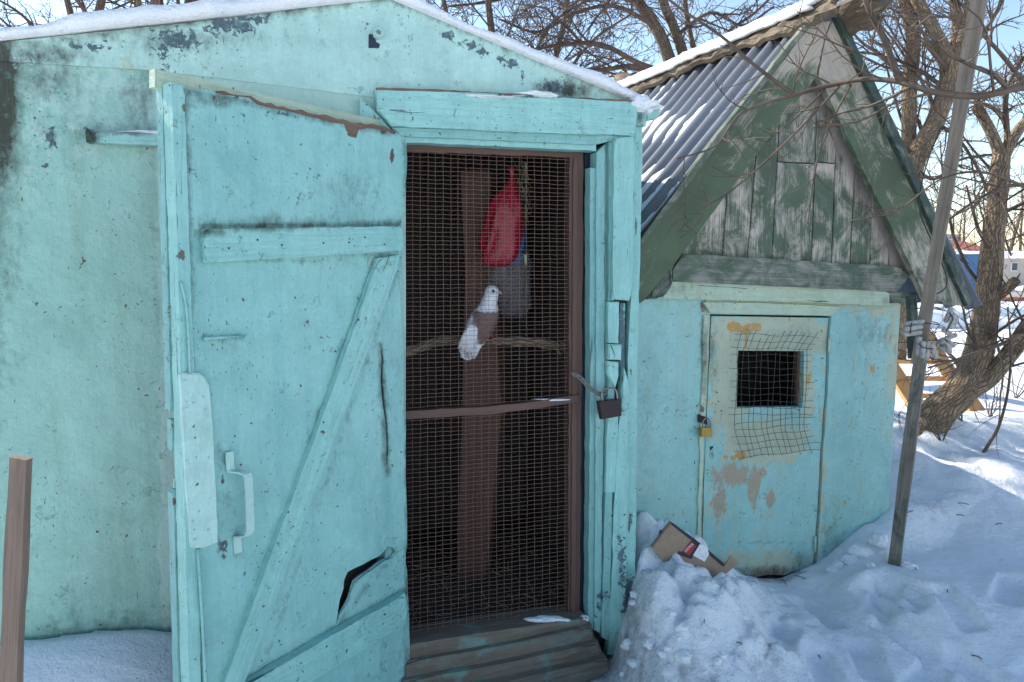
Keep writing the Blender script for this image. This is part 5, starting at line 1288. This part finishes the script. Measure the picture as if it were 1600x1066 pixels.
tree('spreading many stemmed tree behind the snowy left roof slope', [
    [(190, 640, 8.5, 60), (185, 330, 8.5, 40), (160, 110, 8.5, 20), (152, 40, 8.5, 13), (160, -10, 8.5, 11), (170, -120, 8.5, 7)],
    [(185, 330, 8.5, 34), (205, 120, 8.5, 16), (215, 30, 8.5, 11), (212, -40, 8.5, 9), (205, -140, 8.5, 6)],
    [(185, 330, 8.5, 34), (225, 120, 8.4, 16), (240, 20, 8.4, 11), (250, -40, 8.4, 9), (262, -140, 8.4, 6)],
    [(185, 330, 8.5, 30), (130, 120, 8.5, 15), (110, 20, 8.5, 9), (85, -60, 8.5, 6)]], 8.5,
    [[(152, 50, 8.5, 8), (120, 0, 8.3, 6), (80, -30, 8.2, 4)], [(130, 120, 8.5, 8), (70, 60, 8.2, 6), (30, 20, 8.1, 4), (-20, -10, 8, 3)],
     [(150, 100, 8.5, 7), (90, 70, 8.2, 5), (40, 60, 8.1, 4), (-10, 20, 8, 3)], [(130, 140, 8.5, 8), (60, 100, 8.2, 6), (0, 50, 8.0, 4), (-60, 10, 8, 3)]],
    'bark2', 'twig2', 55, K=4, cnt=8, lenf=.45, wig=.24, limbcnt=8)
a = Acc(); Q = smoothpath([at(1528, 722, 4.4), at(1545, 694, 4.38), at(1560, 668, 4.35), at(1573, 622, 4.3), at(1579, 570, 4.3), at(1578, 520, 4.3), at(1574, 480, 4.32)], 5)
a.tube(Q, resample([.011, .010, .008, .006, .004], len(Q)), 7); tag(a.out('bare_shoot', 'twig'), 'long curved bare shoot rising from the snow past the scroll fence', 'shoot')
# small shrubs and shoots around the low fence
for i, (x_, y_, Y_, hgt) in enumerate(((1545, 690, 5.2, .55), (1470, 720, 4.5, .4), (1585, 640, 6.5, .8), (1500, 705, 4.8, .35))):
    p_ = at(x_, y_, Y_); p_.z = gz(p_.x, p_.y) - .02; a = Acc(); rg = random.Random(300 + i)
    for k in range(5):
        d = Vector((rg.uniform(-.6, .6), rg.uniform(-.4, .4), 1)); MINR[0] = .0015; Q = wander(p_, d, hgt * rg.uniform(.6, 1.2), 6, rg, .18, -.02)
        a.tube(Q, [.004 * (1 - .7 * q / 6) for q in range(7)], 4, False); grow(a, Q, .004, .0015, 1, rg, 1, 5, .35, .2, 0)
    tag(a.out('bare_shrub', 'twig'), ['thin bare shoots beside the scroll of the low fence', 'low dry stems at the foot of the leaning tree', 'taller bare sapling behind the low fence', 'sparse dry weeds between the trunk and the fence bar'][i], 'shrub')

# ================================================================== LADDER, FENCE, FAR PLACE
lad = thing('climbing_ladder', 'orange wooden climbing ladder standing in the sunny snow behind the trunk', 'ladder', at(1535, 673, 5.7))
f1 = at(1528, 674, 5.7); f1.z = gz(f1.x, f1.y) - .03; t1 = at(1404, 470, 6.5)
sh = Vector((-.44, .02, -.0))
for k, off in enumerate((Vector((0, 0, 0)), sh)): bar('side_rail', seg(f1 + off, t1 + off, 8), [.15, .15], [.03, .03], (1, .25, 0), 'orange', lad)
for k in range(6):
    s = .14 + k * .145; c = f1.lerp(t1, s); bar('rung', [c + Vector((-.02, .03, 0)), c + sh + Vector((.02, .03, 0))], [.035, .035], [.03, .03], (0, 0, 1), 'orange', lad)
fen = thing('low_fence', 'low rusty iron fence bar with scroll ornaments in the snow', 'fence', at(1545, 705, 4.9))
a = Acc(); FP = [at(1385, 660, 5.3), at(1470, 678, 5.05), at(1545, 695, 4.9), at(1640, 716, 4.75)]; beam(a, FP, [.022] * 4, [.022] * 4, (0, 0, 1)); a.out('top_bar', 'rust', fen, False)
for (sx, sy, Y_) in ((1412, 668, 5.2), (1471, 684, 5.05), (1546, 699, 4.9)):
    c = at(sx, sy, Y_); a = Acc()
    for sgn in (-1, 1):
        q = [c + Vector((sgn * (.005 + .036 * (1 - math.cos(k * .55)) * (1 - k * .03)), 0, -.085 + .015 * k - (0 if k < 6 else (k - 5) * .026))) for k in range(10)]
        a.tube(smoothpath(q, 2), .006, 5)
    a.tube([c + Vector((0, 0, -.02)), c + Vector((0, 0, -.30))], .010, 6); a.out('scroll', 'rust', fen)
fe2 = thing('fence_rail', 'far thin iron rail crossing the sunny snow behind the trunk', 'fence', at(1540, 640, 7))
bar('rail', [at(1400, 617, 7.0), at(1500, 612, 7.0), at(1640, 606, 7.0)], [.03, .03], [.02, .02], (0, 0, 1), 'rust', fe2)
for sx in (1440, 1585): bar('rail_post', [at(sx, 613, 7.02), at(sx, 660, 7.02)], [.03, .03], [.03, .03], (1, 0, 0), 'rust', fe2)
def building(name, label, cat, x0, x1, yt, Y_, mat, roofmat=None, dpt=4, rooft=None, win=(), gable=0):
    p0, p1 = at(x0, 400, Y_), at(x1, 400, Y_); zt = at((x0 + x1) / 2, yt, Y_).z; z0 = .2
    th_ = thing(name, label, cat, ((p0.x + p1.x) / 2, Y_ + dpt / 2, z0))
    boxobj('wall', ((p0.x + p1.x) / 2, Y_ + dpt / 2, (z0 + zt) / 2), ((p1.x - p0.x) / 2, 0, 0), (0, dpt / 2, 0), (0, 0, (zt - z0) / 2), mat, th_, .02)
    if roofmat:
        zr = at((x0 + x1) / 2, rooft, Y_).z; w2 = (p1.x - p0.x) / 2 * 1.04; cx_ = (p0.x + p1.x) / 2; e = .3
        V = [(cx_ - w2, Y_ - e, zt), (cx_ + w2, Y_ - e, zt), (cx_ + w2, Y_ + dpt + e, zt), (cx_ - w2, Y_ + dpt + e, zt), (cx_ - w2, Y_ + dpt / 2, zr), (cx_ + w2, Y_ + dpt / 2, zr)]
        V = [(x_, y_, z_ + .004) for x_, y_, z_ in V]
        mk('roof', V, [(0, 1, 5, 4), (2, 3, 4, 5), (0, 4, 3), (1, 2, 5), (3, 2, 1, 0)], roofmat, th_)
    for (a0, a1, b0, b1) in win:
        q0, q1 = at(a0, b0, Y_ - .03), at(a1, b1, Y_ - .03)
        f_ = boxobj('window', ((q0.x + q1.x) / 2, Y_ - .03, (q0.z + q1.z) / 2), (abs(q1.x - q0.x) / 2, 0, 0), (0, .04, 0), (0, 0, abs(q1.z - q0.z) / 2), 'white', th_, 0)
        boxobj('pane', ((q0.x + q1.x) / 2, Y_ - .08, (q0.z + q1.z) / 2), (abs(q1.x - q0.x) / 2 * .8, 0, 0), (0, .02, 0), (0, 0, abs(q1.z - q0.z) / 2 * .8), 'glass', f_, 0)
    return th_
building('garage', 'blue sheet metal garage across the field, half hidden by the trunk', 'garage', 1487, 1546, 397, 24, 'blueb', 'snow', 5, 388)
building('house', 'distant house with a reddish roof above the blue garage', 'house', 1512, 1546, 392, 60, 'pinkb', 'redroof', 7, 376, [(1518, 1523, 393, 397), (1532, 1538, 393, 397)])
building('apartment_block', 'far pinkish apartment block beside the shed eave', 'building', 1474, 1500, 366, 110, 'pinkb', None, 12, None, [(x_, x_ + 3, y_, y_ + 5) for x_ in (1477, 1483, 1489, 1495) for y_ in (369, 378, 388)])
building('long_shed', 'long beige shed with snowy roof to the right of the trunk', 'shed', 1560, 1720, 404, 30, 'beige', 'snow', 6, 392, [(1580, 1588, 410, 424), (1604, 1612, 410, 424)])
building('kiosk', 'low beige garage far behind the trunk', 'garage', 1440, 1486, 402, 45, 'beige', 'snow', 5, 394)
bar0 = boxobj('red_bench', at(1590, 467, 14), (.55, 0, 0), (0, .12, 0), (0, 0, .03), 'redroof'); tag(bar0, 'dull red bench board in the snow beyond the trunk', 'bench')
# trees of the far edge, each on its own
for i in range(16):
    xx = 1380 + i * 22 + rt.uniform(-8, 8); YY = rt.uniform(38, 75); rg = random.Random(500 + i)
    p_ = at(xx, 420, YY); p_.z = .3; hh = rg.uniform(5, 9); P = wander(p_, Vector((rg.uniform(-.1, .1), 0, 1)), hh, 8, rg, .08, 0)
    MINR[0] = .012; th_ = thing('tree', 'hazy bare tree on the far edge of the snow field', 'tree', p_, 'far trees')
    a = Acc(); a.tube(P, [.16 * (1 - .85 * k / 8) for k in range(9)], 6); a.out('trunk', 'bark2', th_)
    a = Acc(); grow(a, P, .10, .03, 0, rg, 2, 16, .40, .16, .03); a.V = a.V
    a.out('branches', 'twig', th_)
for i in range(9):
    xx, yy = [(1475, 478), (1510, 470), (1530, 490), (1580, 480), (1600, 500), (1490, 500), (1450, 505), (1560, 505), (1420, 490)][i]
    p_ = at(xx, yy, 13.5 + (500 - yy) * .08); lump('snow_heap', (p_.x, p_.y, gz(p_.x, p_.y) + .02), (.8 + .1 * (i % 3), .5, .28), 400 + i, 'ploughed heap of sunlit snow along the far road', .45, 4, 'snow', 'snow heap', 'heaps along the far road')
